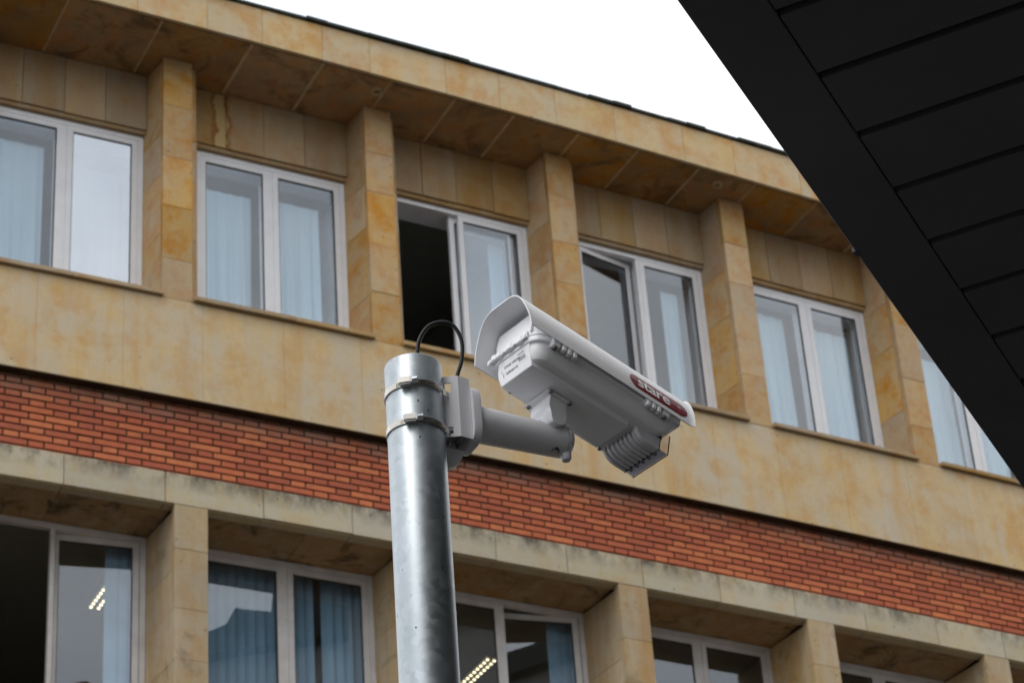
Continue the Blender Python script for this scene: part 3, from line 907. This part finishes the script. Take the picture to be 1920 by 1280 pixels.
# ------------------------------------------------------------------ pole bracket with the arm
br = root('camera_bracket', T(0.06, 0, 2.38), 'white sheet-metal bracket and round arm holding the camera beside the pole', 'bracket')
def prism(bm, poly, z0, z1):
    lo = [bm.verts.new(T(t_, n_, z0)) for t_, n_ in poly]; hi = [bm.verts.new(T(t_, n_, z1)) for t_, n_ in poly]
    bm.faces.new(lo); bm.faces.new(hi)
    k = len(poly)
    for i in range(k): bm.faces.new((lo[i], lo[(i+1) % k], hi[(i+1) % k], hi[i]))
def sheet(path, th, z0, z1, sgn):
    """folded sheet: path of (t, n), thickness inwards"""
    bm = bmesh.new()
    ofs = []
    for i, (a, b_) in enumerate(path):
        if i == 0: d = Vector(path[1])-Vector(path[0])
        elif i == len(path)-1: d = Vector(path[-1])-Vector(path[-2])
        else: d = (Vector(path[i])-Vector(path[i-1])).normalized()+(Vector(path[i+1])-Vector(path[i])).normalized()
        d.normalize()
        ofs.append((a+sgn*d.y*th, b_-sgn*d.x*th))
    for i in range(len(path)-1):
        q = [path[i], path[i+1], ofs[i+1], ofs[i]]
        hexa(bm, [T(x, y, z0) for x, y in q]+[T(x, y, z1) for x, y in q])
    bmesh.ops.remove_doubles(bm, verts=bm.verts, dist=1e-6)
    # drop inner duplicate faces
    return bm
ZB0, ZB1 = 2.378, 2.500
# near side wall in three heights so that the clamp slots are real openings
sl = [(0.047, 0.0187), (0.0560, 0.0240)]
def wall_seg(p, q, z0, z1, bm, th=0.0025):
    d = (Vector(q)-Vector(p)).normalized(); nrm = Vector((-d.y, d.x))
    for sg in (1,):
        a, b_ = Vector(p), Vector(q)
        c, e = b_-Vector((-d.y, d.x))*0, a
        inn = Vector((d.y, -d.x))*th
        if (a+inn).y > a.y and a.y > 0: inn = -inn
        if (a+inn).y < a.y and a.y < 0: inn = -inn
        hexa(bm, [T(*a, z0), T(*b_, z0), T(*(b_+inn), z0), T(*(a+inn), z0), T(*a, z1), T(*b_, z1), T(*(b_+inn), z1), T(*(a+inn), z1)])
bm = bmesh.new()
p0, pa, pb, p1, p2, p3 = (0.0440, 0.0170), (0.0495, 0.0202), (0.0590, 0.0257), (0.0700, 0.0320), (0.0905, 0.0290), (0.0925, 0.0270)
for sg in (1, -1):
    f = lambda p: (p[0], sg*p[1])
    wall_seg(f(p0), f(pa), ZB0, ZB1, bm)
    for z0, z1 in ((ZB0, 2.384), (2.398, 2.468), (2.487, ZB1)): wall_seg(f(pa), f(pb), z0, z1, bm)
    wall_seg(f(pb), f(p1), ZB0, ZB1, bm)
    wall_seg(f(p1), f(p2), ZB0, ZB1, bm)
hexa(bm, [T(0.0905, 0.029, ZB0), T(0.0935, 0.029, ZB0), T(0.0935, -0.029, ZB0), T(0.0905, -0.029, ZB0), T(0.0905, 0.029, ZB1), T(0.0935, 0.029, ZB1), T(0.0935, -0.029, ZB1), T(0.0905, -0.029, ZB1)])
obj('channel', bm, M['bracket_paint'], br)
# rear plate of the arm casting, seen from below with its bolts
bm = bmesh.new()
q = [(0.052, 2.377), (0.0935, 2.377), (0.0935, 2.372), (0.090, 2.360), (0.080, 2.344), (0.066, 2.338), (0.056, 2.342)]
lo = [bm.verts.new(T(t_, -0.010, z_)) for t_, z_ in q]; hi = [bm.verts.new(T(t_, -0.024, z_)) for t_, z_ in q]
bm.faces.new(lo); bm.faces.new(hi)
for i in range(len(q)): bm.faces.new((lo[i], lo[(i+1) % len(q)], hi[(i+1) % len(q)], hi[i]))
auto(obj('cable_hood', bm, M['bracket_paint'], br))
for (t_, n_) in ((0.066, 0.004), (0.080, -0.006), (0.072, 0.016)):
    bm = bmesh.new()
    rg = [[bm.verts.new(T(t_+rad*math.cos(1.0472*i), n_+rad*math.sin(1.0472*i), z_)) for i in range(6)] for z_, rad in ((2.392, 0.0045), (2.383, 0.0045), (2.382, 0.003), (2.376, 0.0028), (2.376, 0.0))]
    for A_, B_ in zip(rg[:-1], rg[1:]):
        for i in range(6): bm.faces.new((A_[i], A_[(i+1) % 6], B_[(i+1) % 6], B_[i]))
    obj('bolt', bm, M['steel_screw'], br)
bm = bmesh.new(); prism(bm, [(0.05, -0.027), (0.0905, -0.027), (0.0905, 0.027), (0.055, 0.020)], 2.393, 2.396); obj('floor_plate', bm, M['bracket_paint'], br)
# rounded flange: loft of superellipses across t
def oval(t_, hw, hh, zc, pw, n=48):
    pts = []
    for i in range(n):
        a = 2*math.pi*i/n
        cx, sx = math.cos(a), math.sin(a)
        pts.append(T(t_, hw*math.copysign(abs(cx)**(2/pw), cx), zc+hh*math.copysign(abs(sx)**(2/pw), sx)))
    return pts
def loft(rows, cap0=True, cap1=True):
    bm = bmesh.new()
    rg = [[bm.verts.new(p) for p in r] for r in rows]
    n = len(rg[0])
    for A_, B_ in zip(rg[:-1], rg[1:]):
        for i in range(n): bm.faces.new((A_[i], A_[(i+1) % n], B_[(i+1) % n], B_[i]))
    if cap0: bm.faces.new(rg[0])
    if cap1: bm.faces.new(rg[-1])
    return bm
rows = [oval(0.094, 0.0395, 0.056, 2.430, 4.2), oval(0.106, 0.0395, 0.056, 2.430, 4.2), oval(0.109, 0.0388, 0.0552, 2.430, 4.2), oval(0.1105, 0.0370, 0.0535, 2.430, 4.0)]
auto(obj('flange', loft(rows), M['bracket_paint'], br), 30)
rows = [oval(0.1121, 0.0335, 0.0335, 2.4285, 2.0), oval(0.125, 0.0330, 0.0325, 2.4285, 2.0), oval(0.16, 0.0318, 0.0315, 2.4275, 2.0), oval(0.20, 0.0305, 0.0305, 2.4265, 2.0), oval(0.24, 0.0295, 0.0300, 2.4258, 2.0), oval(0.272, 0.0288, 0.0298, 2.4255, 2.0), oval(0.283, 0.0284, 0.0292, 2.4255, 2.0)]
auto(obj('arm', loft(rows), M['bracket_paint'], br), 50)
rows = [oval(0.2834, 0.0270, 0.0278, 2.4255, 2.0), oval(0.2846, 0.0270, 0.0278, 2.4255, 2.0)]
obj('seam_ring', loft(rows), M['light_print'], br)
rows = [oval(0.285, 0.0284, 0.0290, 2.4255, 2.0), oval(0.291, 0.0275, 0.0280, 2.4255, 2.0), oval(0.297, 0.0235, 0.0240, 2.4258, 2.0), oval(0.301, 0.015, 0.016, 2.426, 2.0), oval(0.302, 0.004, 0.004, 2.426, 2.0)]
auto(obj('end_cap', loft(rows), M['bracket_paint'], br), 50)
# swivel disc on top, boss and screw hole below
bm = bmesh.new(); lathe(bm, [(0.0, 2.441), (0.0285, 2.441), (0.0285, 2.455), (0.0265, 2.459), (0.0, 2.459)], 40, T(0.262, 0, 0)); auto(obj('swivel_disc', bm, M['bracket_paint'], br))
bm = bmesh.new(); lathe(bm, [(0.0, 2.386), (0.007, 2.386), (0.0092, 2.389), (0.0098, 2.393), (0.0098, 2.415)], 24, T(0.287, 0.004, 0)); auto(obj('boss', bm, M['bracket_paint'], br))
bm = bmesh.new(); lathe(bm, [(0.0, 2.3990), (0.0055, 2.3985), (0.0075, 2.396), (0.0075, 2.402)], 24, T(0.263, 0.010, 0)); auto(obj('screw', bm, M['black_plastic'], br))

# ------------------------------------------------------------------ black cable loop
def tube_path(pts, rad, n=12, sub=8):
    P = [Vector(p) for p in pts]
    out_ = []
    for i in range(len(P)-1):
        p0_, p1_, p2_, p3_ = P[max(i-1, 0)], P[i], P[i+1], P[min(i+2, len(P)-1)]
        for j in range(sub):
            u = j/sub
            out_.append(0.5*((2*p1_)+(-p0_+p2_)*u+(2*p0_-5*p1_+4*p2_-p3_)*u*u+(-p0_+3*p1_-3*p2_+p3_)*u**3))
    out_.append(P[-1])
    bm = bmesh.new(); rg = []
    ref = Vector((0.3, -1, 0.1)).normalized()
    for i, p in enumerate(out_):
        d = (out_[min(i+1, len(out_)-1)]-out_[max(i-1, 0)]).normalized()
        x = ref.cross(d).normalized(); y = d.cross(x)
        rg.append([bm.verts.new(p+x*rad*math.cos(6.2832*k/n)+y*rad*math.sin(6.2832*k/n)) for k in range(n)])
    for A_, B_ in zip(rg[:-1], rg[1:]):
        for i in range(n): bm.faces.new((A_[i], A_[(i+1) % n], B_[(i+1) % n], B_[i]))
    bm.faces.new(rg[0]); bm.faces.new(rg[-1])
    return bm
h15 = Vector((math.cos(R(15)), math.sin(R(15)), 0))
cp = [(0.000, 2.40), (0.004, 2.50), (0.010, 2.554), (0.0155, 2.582), (0.032, 2.609), (0.057, 2.620), (0.0785, 2.613), (0.0905, 2.583), (0.0885, 2.543), (0.079, 2.510), (0.074, 2.47)]
bm = tube_path([pole+h15*a+Vector((0, 0, z+EYE)) for a, z in cp], 0.0036)
o = obj('cable', bm, M['cable'], None, True, org=pole+Vector((0, 0, PT)))
tag(o, 'black cable looping from the open pole top into the white bracket', 'cable')

# ------------------------------------------------------------------ the surveillance camera
CA = Vector((0.73229148, 0.63657127, -0.2419219)); CB = Vector((-0.65605903, 0.75470958, 0)); CC = CA.cross(CB)
MO = Vector((0.05065243, 4.06181996, 2.49654705+EYE))
rot = Matrix((CA, CB, CC)).transposed()
cm = empty('surveillance_camera', MO, 'white surveillance camera with sunshield and red oval logo sign, aimed down to the right', 'camera', rot=rot)
def cobj(name, bm, mat, parent=None, sm=None):
    o = obj(name, bm, mat, parent or cm, local=True)
    if sm: auto(o, sm)
    return o
B0 = -0.007                                    # centre line of the housing across b
def rrect(a0, a1, hw, rad, c, n=8, cen=B0, fr=0.007):
    """rounded rectangle in the a-b plane at height c; dc leans the rear edge"""
    pts = []
    for (ca_, cb_, st, q) in ((a1-fr, cen+hw-fr, 0, fr), (a0+rad, cen+hw-rad, 90, rad), (a0+rad, cen-hw+rad, 180, rad), (a1-fr, cen-hw+fr, 270, fr)):
        for i in range(n+1):
            a = R(st+90*i/n)
            pts.append(Vector((ca_+q*math.cos(a), cb_+q*math.sin(a), c)))
    return pts
# lower tub
rows = [rrect(-0.0640, 0.200, 0.0490, 0.016, 0.0095), rrect(-0.0700, 0.206, 0.0545, 0.022, 0.0103), rrect(-0.0745, 0.214, 0.0590, 0.026, 0.0130), rrect(-0.0775, 0.222, 0.0625, 0.029, 0.0180),
        rrect(-0.0800, 0.230, 0.0650, 0.031, 0.0250), rrect(-0.0820, 0.237, 0.0665, 0.032, 0.0340), rrect(-0.0825, 0.241, 0.0670, 0.032, 0.0415),
        rrect(-0.0835, 0.243, 0.0685, 0.033, 0.0430), rrect(-0.0875, 0.2465, 0.0720, 0.036, 0.0440), rrect(-0.0885, 0.2475, 0.0728, 0.036, 0.0460), rrect(-0.0890, 0.2480, 0.0732, 0.036, 0.0550)]
cobj('lower_housing', loft(rows), M['camera_paint'], sm=24)
# box below the tub: its rear wall carries the small print
def rearbox(c, a0, hw, rad): return rrect(a0, 0.152, hw, rad, c, 4, fr=0.002)
rows = [rearbox(-0.0002, -0.0705, 0.0420, 0.0016), rearbox(0.0008, -0.0717, 0.0430, 0.0022), rearbox(0.004, -0.0728, 0.0432, 0.0022), rearbox(0.0440, -0.0855, 0.0440, 0.0030)]
cobj('junction_box', loft(rows), M['camera_paint'], sm=30)
rows = [rrect(-0.0870, 0.2465, 0.0712, 0.034, 0.0551), rrect(-0.0870, 0.2465, 0.0712, 0.034, 0.0565)]
cobj('gasket', loft(rows), M['gasket'])
rows = [rrect(-0.0890, 0.2475, 0.0728, 0.034, 0.0566), rrect(-0.0890, 0.2475, 0.0728, 0.034, 0.0620), rrect(-0.0870, 0.2450, 0.0700, 0.030, 0.0640), rrect(-0.0880, 0.2440, 0.0640, 0.014, 0.0900), rrect(-0.0890, 0.2430, 0.0560, 0.008, 0.1100), rrect(-0.0880, 0.2420, 0.0540, 0.008, 0.1130)]
cobj('upper_housing', loft(rows), M['camera_paint'], sm=28)
def box(bm, a0, a1, b0, b1, c0, c1, bev=0.0, seg=1):
    hexa(bm, [Vector((a, b_, c)) for c in (c0, c1) for a, b_ in ((a0, b0), (a1, b0), (a1, b1), (a0, b1))])
    if bev: bmesh.ops.bevel(bm, geom=list(bm.edges), offset=bev, segments=seg, affect='EDGES')
def merge_box(bm, *a):
    t_ = bmesh.new(); box(t_, *a)
    me = bpy.data.meshes.new('tmp'); t_.to_mesh(me); t_.free(); bm.from_mesh(me); bpy.data.meshes.remove(me)
# sunshield: profile swept along a, rear edge raked so the top reaches further back
half = [(0.0, 0.1335), (0.022, 0.1335), (0.030, 0.1328), (0.038, 0.1305), (0.046, 0.1265), (0.0535, 0.1200), (0.0600, 0.1110), (0.0660, 0.1000), (0.0715, 0.0880), (0.0765, 0.0750), (0.0800, 0.0620), (0.0820, 0.0475)]
prof = [(-b_, c) for b_, c in half[::-1]]+half[1:]
def shrow(a, dr, flare=0.0, th=0.0):
    r_ = []
    for b_, c in prof:
        k = (c-0.0475)/0.086
        aa = a-0.020*k*dr
        n_ = Vector((b_, (c-0.05)*0.9)); n_.normalize()
        r_.append(Vector((aa, B0+b_+n_.x*(flare-th), c+n_.y*(flare-th))))
    return r_
outer = [shrow(-0.110, 1), shrow(-0.108, 1), shrow(0.05, 0), shrow(0.16, 0), shrow(0.255, 0), shrow(0.262, 0, 0.0005), shrow(0.266, 0, 0.0022), shrow(0.269, 0, 0.0042)]
inner = [shrow(-0.110, 1, 0, 0.002), shrow(-0.108, 1, 0, 0.002), shrow(0.05, 0, 0, 0.002), shrow(0.16, 0, 0, 0.002), shrow(0.255, 0, 0, 0.002), shrow(0.262, 0, 0.0005, 0.002), shrow(0.266, 0, 0.0022, 0.002), shrow(0.269, 0, 0.0042, 0.002)]
bm = bmesh.new()
O_ = [[bm.verts.new(p) for p in r] for r in outer]; I_ = [[bm.verts.new(p) for p in r] for r in inner]
for S_ in (O_, I_):
    for A_, B_ in zip(S_[:-1], S_[1:]):
        for i in range(len(A_)-1): bm.faces.new((A_[i], A_[i+1], B_[i+1], B_[i]))
for e_ in (0, -1):
    for i in range(len(prof)-1): bm.faces.new((O_[e_][i], O_[e_][i+1], I_[e_][i+1], I_[e_][i]))
for j in range(len(O_)-1):
    for e_ in (0, -1): bm.faces.new((O_[j][e_], O_[j+1][e_], I_[j+1][e_], I_[j][e_]))
shield = cobj('sunshield', bm, M['camera_paint'], sm=40)
# spacers between shield and housing
for a in (-0.03, 0.19):
    bm = bmesh.new(); box(bm, a-0.01, a+0.01, B0-0.03, B0+0.03, 0.113, 0.1315, 0.001); cobj('spacer', bm, M['camera_paint'])

# side catches on the near side, screws
def screw(c, nrm, rad=0.0042, mat='steel_screw', parent=None, h=0.003, name='screw'):
    bm = bmesh.new()
    nrm = Vector(nrm).normalized()
    x = nrm.orthogonal().normalized(); y = nrm.cross(x)
    n = 16
    rg = [[bm.verts.new(Vector(c)+nrm*hh+(x*math.cos(6.2832*i/n)+y*math.sin(6.2832*i/n))*rr) for i in range(n)] for hh, rr in ((-0.002, rad), (0.0004, rad), (h*0.7, rad*0.86), (h, rad*0.5), (h-0.0012, rad*0.42), (h-0.0014, 0.0001))]
    for A_, B_ in zip(rg[:-1], rg[1:]):
        for i in range(n): bm.faces.new((A_[i], A_[(i+1) % n], B_[(i+1) % n], B_[i]))
    return cobj(name, bm, M[mat], parent, sm=50)
nb = B0-0.0728
for (a, flip) in ((-0.058, 1), (0.214, -1)):
    bm = bmesh.new()
    sg = flip
    lo_, hi_ = sorted((a, a+sg*0.017))
    box(bm, lo_, hi_, nb-0.0070, nb+0.006, 0.0355, 0.060, 0.0015, 2)
    tb = cobj('catch', bm, M['camera_paint'])
    screw(((lo_+hi_)/2, nb-0.001, 0.0356), (0, -0.25, -1), 0.0050, parent=tb)
    bm = bmesh.new()
    s0_, s1_ = sorted((a+sg*0.019, a+sg*0.056))
    merge_box(bm, s0_, s1_, nb-0.0065, nb+0.004, 0.0420, 0.0520, 0.0012)
    for q in range(3):
        x0 = s0_+(s1_-s0_)*(q+0.5)/3
        merge_box(bm, x0-0.0044, x0+0.0044, nb-0.0085, nb+0.002, 0.0345, 0.0500, 0.0015)
    hb = cobj('hinge', bm, M['camera_paint'])
# rear latch strip
bm = bmesh.new()
ra = -0.0890
merge_box(bm, ra-0.006, ra+0.004, B0-0.044, B0+0.062, 0.0500, 0.0580, 0.001)
for b_, w_, lo_, hi_, d_ in ((-0.040, 0.005, 0.050, 0.068, 0.006), (-0.027, 0.0065, 0.046, 0.061, 0.0085), (-0.013, 0.005, 0.050, 0.066, 0.007), (0.002, 0.007, 0.047, 0.061, 0.009), (0.017, 0.005, 0.050, 0.064, 0.007), (0.032, 0.0065, 0.046, 0.060, 0.009), (0.048, 0.006, 0.048, 0.063, 0.008), (0.062, 0.004, 0.046, 0.059, 0.0065)):
    merge_box(bm, ra-d_, ra+0.001, B0+b_-w_, B0+b_+w_, lo_, hi_, 0.002)
cobj('rear_latch', bm, M['camera_paint'])
bm = bmesh.new(); box(bm, ra-0.003, ra+0.002, B0-0.052, B0-0.0485, 0.063, 0.112, 0.0008); cobj('rear_seal', bm, M['camera_paint'])
# screws on the far lower side
screw((-0.050, B0+0.046, 0.004), (0, 0.6, -1), 0.004)
screw((0.160, B0+0.048, 0.004), (0, 0.6, -1), 0.005)

# infrared lamp with ribs under the front
prof2 = [(0.168, 0.004), (0.172, -0.002), (0.178, -0.0075), (0.187, -0.0115), (0.198, -0.013), (0.222, -0.013), (0.222, 0.012), (0.168, 0.012)]
prof3 = [(0.172, 0.004), (0.176, 0.0005), (0.182, -0.004), (0.190, -0.0078), (0.200, -0.0092), (0.222, -0.0092), (0.222, 0.012), (0.172, 0.012)]
def exb(bm, pr_, b0, b1):
    lo = [bm.verts.new((a, b0, c)) for a, c in pr_]; hi = [bm.verts.new((a, b1, c)) for a, c in pr_]
    bm.faces.new(lo); bm.faces.new(hi)
    for i in range(len(pr_)): bm.faces.new((lo[i], lo[(i+1) % len(pr_)], hi[(i+1) % len(pr_)], hi[i]))
bm = bmesh.new(); exb(bm, prof3, B0-0.046, B0+0.046); lampo = cobj('infrared_lamp', bm, M['bracket_paint'], sm=40)
for q in range(9):
    b_ = B0-0.0475+q*(0.095-0.0042)/8
    w_ = 0.0042 if q else 0.010
    bm = bmesh.new(); exb(bm, [(a-0.0, c) for a, c in prof2], b_, b_+w_)
    cobj('rib', bm, M['bracket_paint'], lampo, sm=40)
bm = bmesh.new(); box(bm, 0.2221, 0.2236, B0-0.0485, B0+0.0485, -0.0140, 0.026, 0.0003); cobj('seal', bm, M['black_plastic'], lampo)
# clear visor with dark rim and light fittings inside
bm = bmesh.new()
merge_box(bm, 0.2237, 0.2425, B0-0.0480, B0+0.0480, -0.0135, -0.0120, 0.0002)
cobj('visor_plate', bm, M['visor_glass'], lampo)
bm = bmesh.new()
merge_box(bm, 0.2237, 0.2425, B0-0.0480, B0-0.0465, -0.0118, 0.030, 0.0002)
cobj('visor_side', bm, M['visor_glass'], lampo)
bm = bmesh.new()
for (a0, a1, b0, b1, c0, c1) in ((0.2425, 0.2438, B0-0.0485, B0+0.0485, -0.0140, -0.0122), (0.2425, 0.2440, B0-0.0485, B0-0.0465, -0.0115, 0.030), (0.2425, 0.2440, B0+0.0465, B0+0.0485, -0.0115, 0.030)):
    merge_box(bm, a0, a1, b0, b1, c0, c1, 0.0002)
cobj('visor_rim', bm, M['black_plastic'], lampo)
bm = bmesh.new()
merge_box(bm, 0.2240, 0.2424, B0-0.0462, B0+0.0462, -0.0116, -0.0106, 0.0002)
cobj('reflector', bm, M['frosted'], lampo)
for q in range(5):
    bm = bmesh.new()
    b_ = B0-0.033+q*0.0165
    merge_box(bm, 0.2241, 0.2290, b_-0.004, b_+0.004, -0.0143, -0.0136, 0.0002)
    cobj('diode', bm, M['dark_print'], lampo)
bm = bmesh.new()
merge_box(bm, 0.2241, 0.2280, B0-0.047, B0+0.047, 0.014, 0.050, 0.001); cobj('front_block', bm, M['bracket_paint'], lampo)

# swivel bracket under the tub
bm = bmesh.new(); box(bm, -0.013, 0.0445, B0-0.0265+0.007, B0+0.0535, -0.0048, -0.0017, 0.0012, 2)
plate = cobj('mount_plate', bm, M['camera_paint'])
for (a, b_) in ((-0.0065, -0.0245), (0.0375, -0.0235), (-0.0070, 0.037), (0.0375, 0.037)):
    screw((a, b_, -0.0050), (0, 0, -1), 0.0047, parent=plate)
nk = [(-0.002, -0.0045), (0.036, -0.0045), (0.0365, -0.013), (0.0352, -0.020), (0.0382, -0.028), (0.0400, -0.036), (0.0390, -0.045), (0.034, -0.053), (0.024, -0.058), (0.012, -0.056), (0.0075, -0.048), (0.0045, -0.038), (0.001, -0.030), (-0.002, -0.026)]
bm = bmesh.new(); exb(bm, nk, -0.0185, 0.0345)
bmesh.ops.bevel(bm, geom=list(bm.edges), offset=0.0008, segments=1, affect='EDGES')
cobj('neck', bm, M['camera_paint'], sm=30)

# red oval sign with the maker's word on the near face of the shield
def side_frame(c0=0.0845):
    # tangent facet of the shield between two profile points on the near side
    pa_ = Vector((0, B0-0.0800, 0.0620)); pb_ = Vector((0, B0-0.0660, 0.1000))
    u = (pb_-pa_).normalized()
    nrm = Vector((1, 0, 0)).cross(u)           # points outwards (-b)
    if nrm.y > 0: nrm = -nrm
    return u, nrm
u_, n_ = side_frame()
def shield_pt(a, v):
    """point on the shield's near side, v metres up along its curve from the lower edge"""
    L = 0
    pts = [Vector((0, B0-b_, c)) for b_, c in half[::-1]]
    for p_, q_ in zip(pts[:-1], pts[1:]):
        d = (q_-p_).length
        if L+d >= v:
            t_ = (v-L)/d
            r_ = p_.lerp(q_, t_); tg = (q_-p_).normalized()
            nn = Vector((0, -tg.z, tg.y))
            return Vector((a, r_.y, r_.z)), nn
        L += d
    return Vector((a, pts[-1].y, pts[-1].z)), Vector((0, 0, 1))
a0, a1, v0, v1 = 0.117, 0.254, 0.0095, 0.0465
rad = (v1-v0)/2
out2 = []
for i in range(25): out2.append((a1-rad+rad*math.sin(math.pi*i/24), v0+rad-rad*math.cos(math.pi*i/24)))
for i in range(25): out2.append((a0+rad-rad*math.sin(math.pi*i/24), v0+rad+rad*math.cos(math.pi*i/24)))
bm = bmesh.new()
# strips at constant v so that it follows the curve of the shield
nv = 24
rowsv = []
for j in range(nv+1):
    v = v0+(v1-v0)*(0.5-0.5*math.cos(math.pi*j/nv))
    w_ = math.sqrt(max(0, rad*rad-(v-v0-rad)**2))
    l_, r_ = a0+rad-w_, a1-rad+w_
    row = []
    for i in range(13):
        p_, nn = shield_pt(l_+(r_-l_)*i/12, v)
        row.append(bm.verts.new(p_+nn*0.0006))
    rowsv.append(row)
for A_, B_ in zip(rowsv[:-1], rowsv[1:]):
    for i in range(12): bm.faces.new((A_[i], A_[i+1], B_[i+1], B_[i]))
sign = cobj('logo_sign', bm, M['red_print'])
def text_mesh(txt, size, bold=0.0, sp=1.0):
    cu = bpy.data.curves.new('lettering', 'FONT')
    cu.body = txt; cu.size = size; cu.offset = bold; cu.space_character = sp; cu.resolution_u = 4
    cu.align_x = 'LEFT'
    to = bpy.data.objects.new('lettering', cu)
    COL.objects.link(to)
    bpy.context.view_layer.update()
    dg = bpy.context.evaluated_depsgraph_get()
    me = bpy.data.meshes.new_from_object(to.evaluated_get(dg))
    bpy.data.objects.remove(to); bpy.data.curves.remove(cu)
    return me
def lettering(txt, size, bold, a, v, parent, mat, sp=1.0, name='lettering'):
    me = text_mesh(txt, size, bold, sp)
    for vt in me.vertices:
        p_, nn = shield_pt(a+vt.co.x, v+vt.co.y)
        vt.co = p_+nn*0.0011
    me.materials.clear(); me.materials.append(mat)
    o = bpy.data.objects.new(name, me); COL.objects.link(o); o.parent = parent
    return o
lettering('stare', 0.0395, 0.0009, 0.1350, 0.0172, sign, M['light_print'], 0.97)
lettering('\u00ae', 0.0105, 0.0, 0.2300, 0.0250, sign, M['light_print'])
# small print on the rear of the tub
def rear_text(txt, size, b_, c_, bold=0.0001):
    me = text_mesh(txt, size, bold)
    # the rear wall leans: from (a=-0.0735,c=0.006) to (a=-0.0845,c=0.044)
    for vt in me.vertices:
        c2 = c_+vt.co.y
        pts_ = [(0.004, -0.0728), (0.044, -0.0855)]
        aa = pts_[-1][1]
        for (ca1, aa1), (ca2, aa2) in zip(pts_[:-1], pts_[1:]):
            if ca1 <= c2 <= ca2: aa = aa1+(aa2-aa1)*(c2-ca1)/(ca2-ca1)
        vt.co = Vector((aa-0.0006, b_-vt.co.x, c2))
    me.materials.clear(); me.materials.append(M['dark_print'])
    o = bpy.data.objects.new('small_print', me); COL.objects.link(o); o.parent = cm
rear_text('STARE VISION', 0.0070, B0+0.028, 0.0262, 0.00022)
rear_text('SUPPORT CE', 0.0056, B0+0.024, 0.0140, 0.00018)
def tick(b_, c0, w_, h_):
    bm = bmesh.new()
    f_ = lambda c: -0.0728-(c-0.004)*0.3175-0.0006
    v = [bm.verts.new(q) for q in ((f_(c0), b_, c0), (f_(c0), b_-w_, c0), (f_(c0+h_), b_-w_, c0+h_), (f_(c0+h_), b_, c0+h_))]
    bm.faces.new(v); cobj('small_print', bm, M['dark_print'])
for q in range(7): tick(B0-0.0120-q*0.0028, 0.0215, 0.0019, 0.0065)
tick(B0-0.0095, 0.0298, 0.021, 0.0006)
for q in range(4): tick(B0-0.0110-q*0.0045, 0.0340, 0.0030, 0.0022)
tick(B0+0.033, 0.012, 0.0012, 0.007); tick(B0+0.036, 0.021, 0.0010, 0.006)

# ------------------------------------------------------------------ the neighbouring building beside the canopy (outside the picture, seen mirrored in the panes)
nbp = E*2+NN*3.6
nbr = root('neighbouring_building', nbp, 'tall stone house beside the canopy, seen only mirrored in the lower panes', 'house')
def nbx(bm, e0, e1, n0, n1, z0, z1):
    Z = lambda e, n, z: E*e+NN*n+Vector((0, 0, z))
    hexa(bm, [Z(e0, n0, z0), Z(e1, n0, z0), Z(e1, n1, z0), Z(e0, n1, z0), Z(e0, n0, z1), Z(e1, n0, z1), Z(e1, n1, z1), Z(e0, n1, z1)])
NH = 19.2
bm = bmesh.new(); nbx(bm, -10, 18.6, 3.6, 12, 0, NH); obj('wall', bm, M['grey_render'], nbr)
bm = bmesh.new(); nbx(bm, -10.4, 18.9, 3.35, 12.4, NH, NH+0.35); obj('cornice', bm, M['slate'], nbr)
bm = bmesh.new()
prof_ = [(12.9, 0.0), (13.1, 0.22), (13.35, 0.30), (13.5, 0.55), (13.62, 0.50), (14.05, 0.38), (14.12, 1.2), (14.25, 1.75), (14.5, 1.95), (18.5, 2.1), (18.5, 0.0)]
A1_ = [bm.verts.new(E*e_+NN*3.75+Vector((0, 0, NH+0.351+h_))) for e_, h_ in prof_]; A2_ = [bm.verts.new(E*e_+NN*8+Vector((0, 0, NH+0.351+h_))) for e_, h_ in prof_]
bm.faces.new(A1_); bm.faces.new(A2_)
for i in range(len(prof_)): bm.faces.new((A1_[i], A1_[(i+1) % len(prof_)], A2_[(i+1) % len(prof_)], A2_[i]))
obj('roof', bm, M['slate'], nbr)
an = root('antenna', E*10.65+NN*4.0+Vector((0, 0, NH+0.35)), 'thin rooftop aerial with crossbars mirrored in the lower left pane', 'antenna')
bm = bmesh.new(); nbx(bm, 10.63, 10.67, 3.98, 4.02, NH+0.35, NH+1.75); obj('mast', bm, M['steel_screw'], an)
for q in range(6):
    bm = bmesh.new(); nbx(bm, 10.2+0.05*q, 11.0+0.03*q, 3.99-0.1*q, 4.01-0.1*q, NH+1.0+0.12*q, NH+1.02+0.12*q); obj('crossbar', bm, M['steel_screw'], an)
bm = bmesh.new(); nbx(bm, 10.6, 10.63, 3.4, 4.0, NH+1.3, NH+1.33); obj('boom', bm, M['steel_screw'], an)
for (e_, w_, h_) in ((-6, 1.2, 1.6), (1, 0.8, 1.2), (6.0, 0.9, 0.9)):
    bm = bmesh.new(); nbx(bm, e_, e_+w_, 4.2, 5.4, NH+0.351, NH+0.35+h_); obj('chimney', bm, M['brick'], nbr)
for fl in range(4):
    for q in range(9):
        e_ = -9+q*2.9; z_ = 5.6+fl*3.2
        bm = bmesh.new(); nbx(bm, e_, e_+1.3, 3.56, 3.598, z_, z_+1.7); w_ = obj('window', bm, M['white_frame'], nbr)
        bm = bmesh.new(); nbx(bm, e_+0.07, e_+1.23, 3.545, 3.558, z_+0.07, z_+1.63); obj('pane', bm, M['black_plastic'], w_)
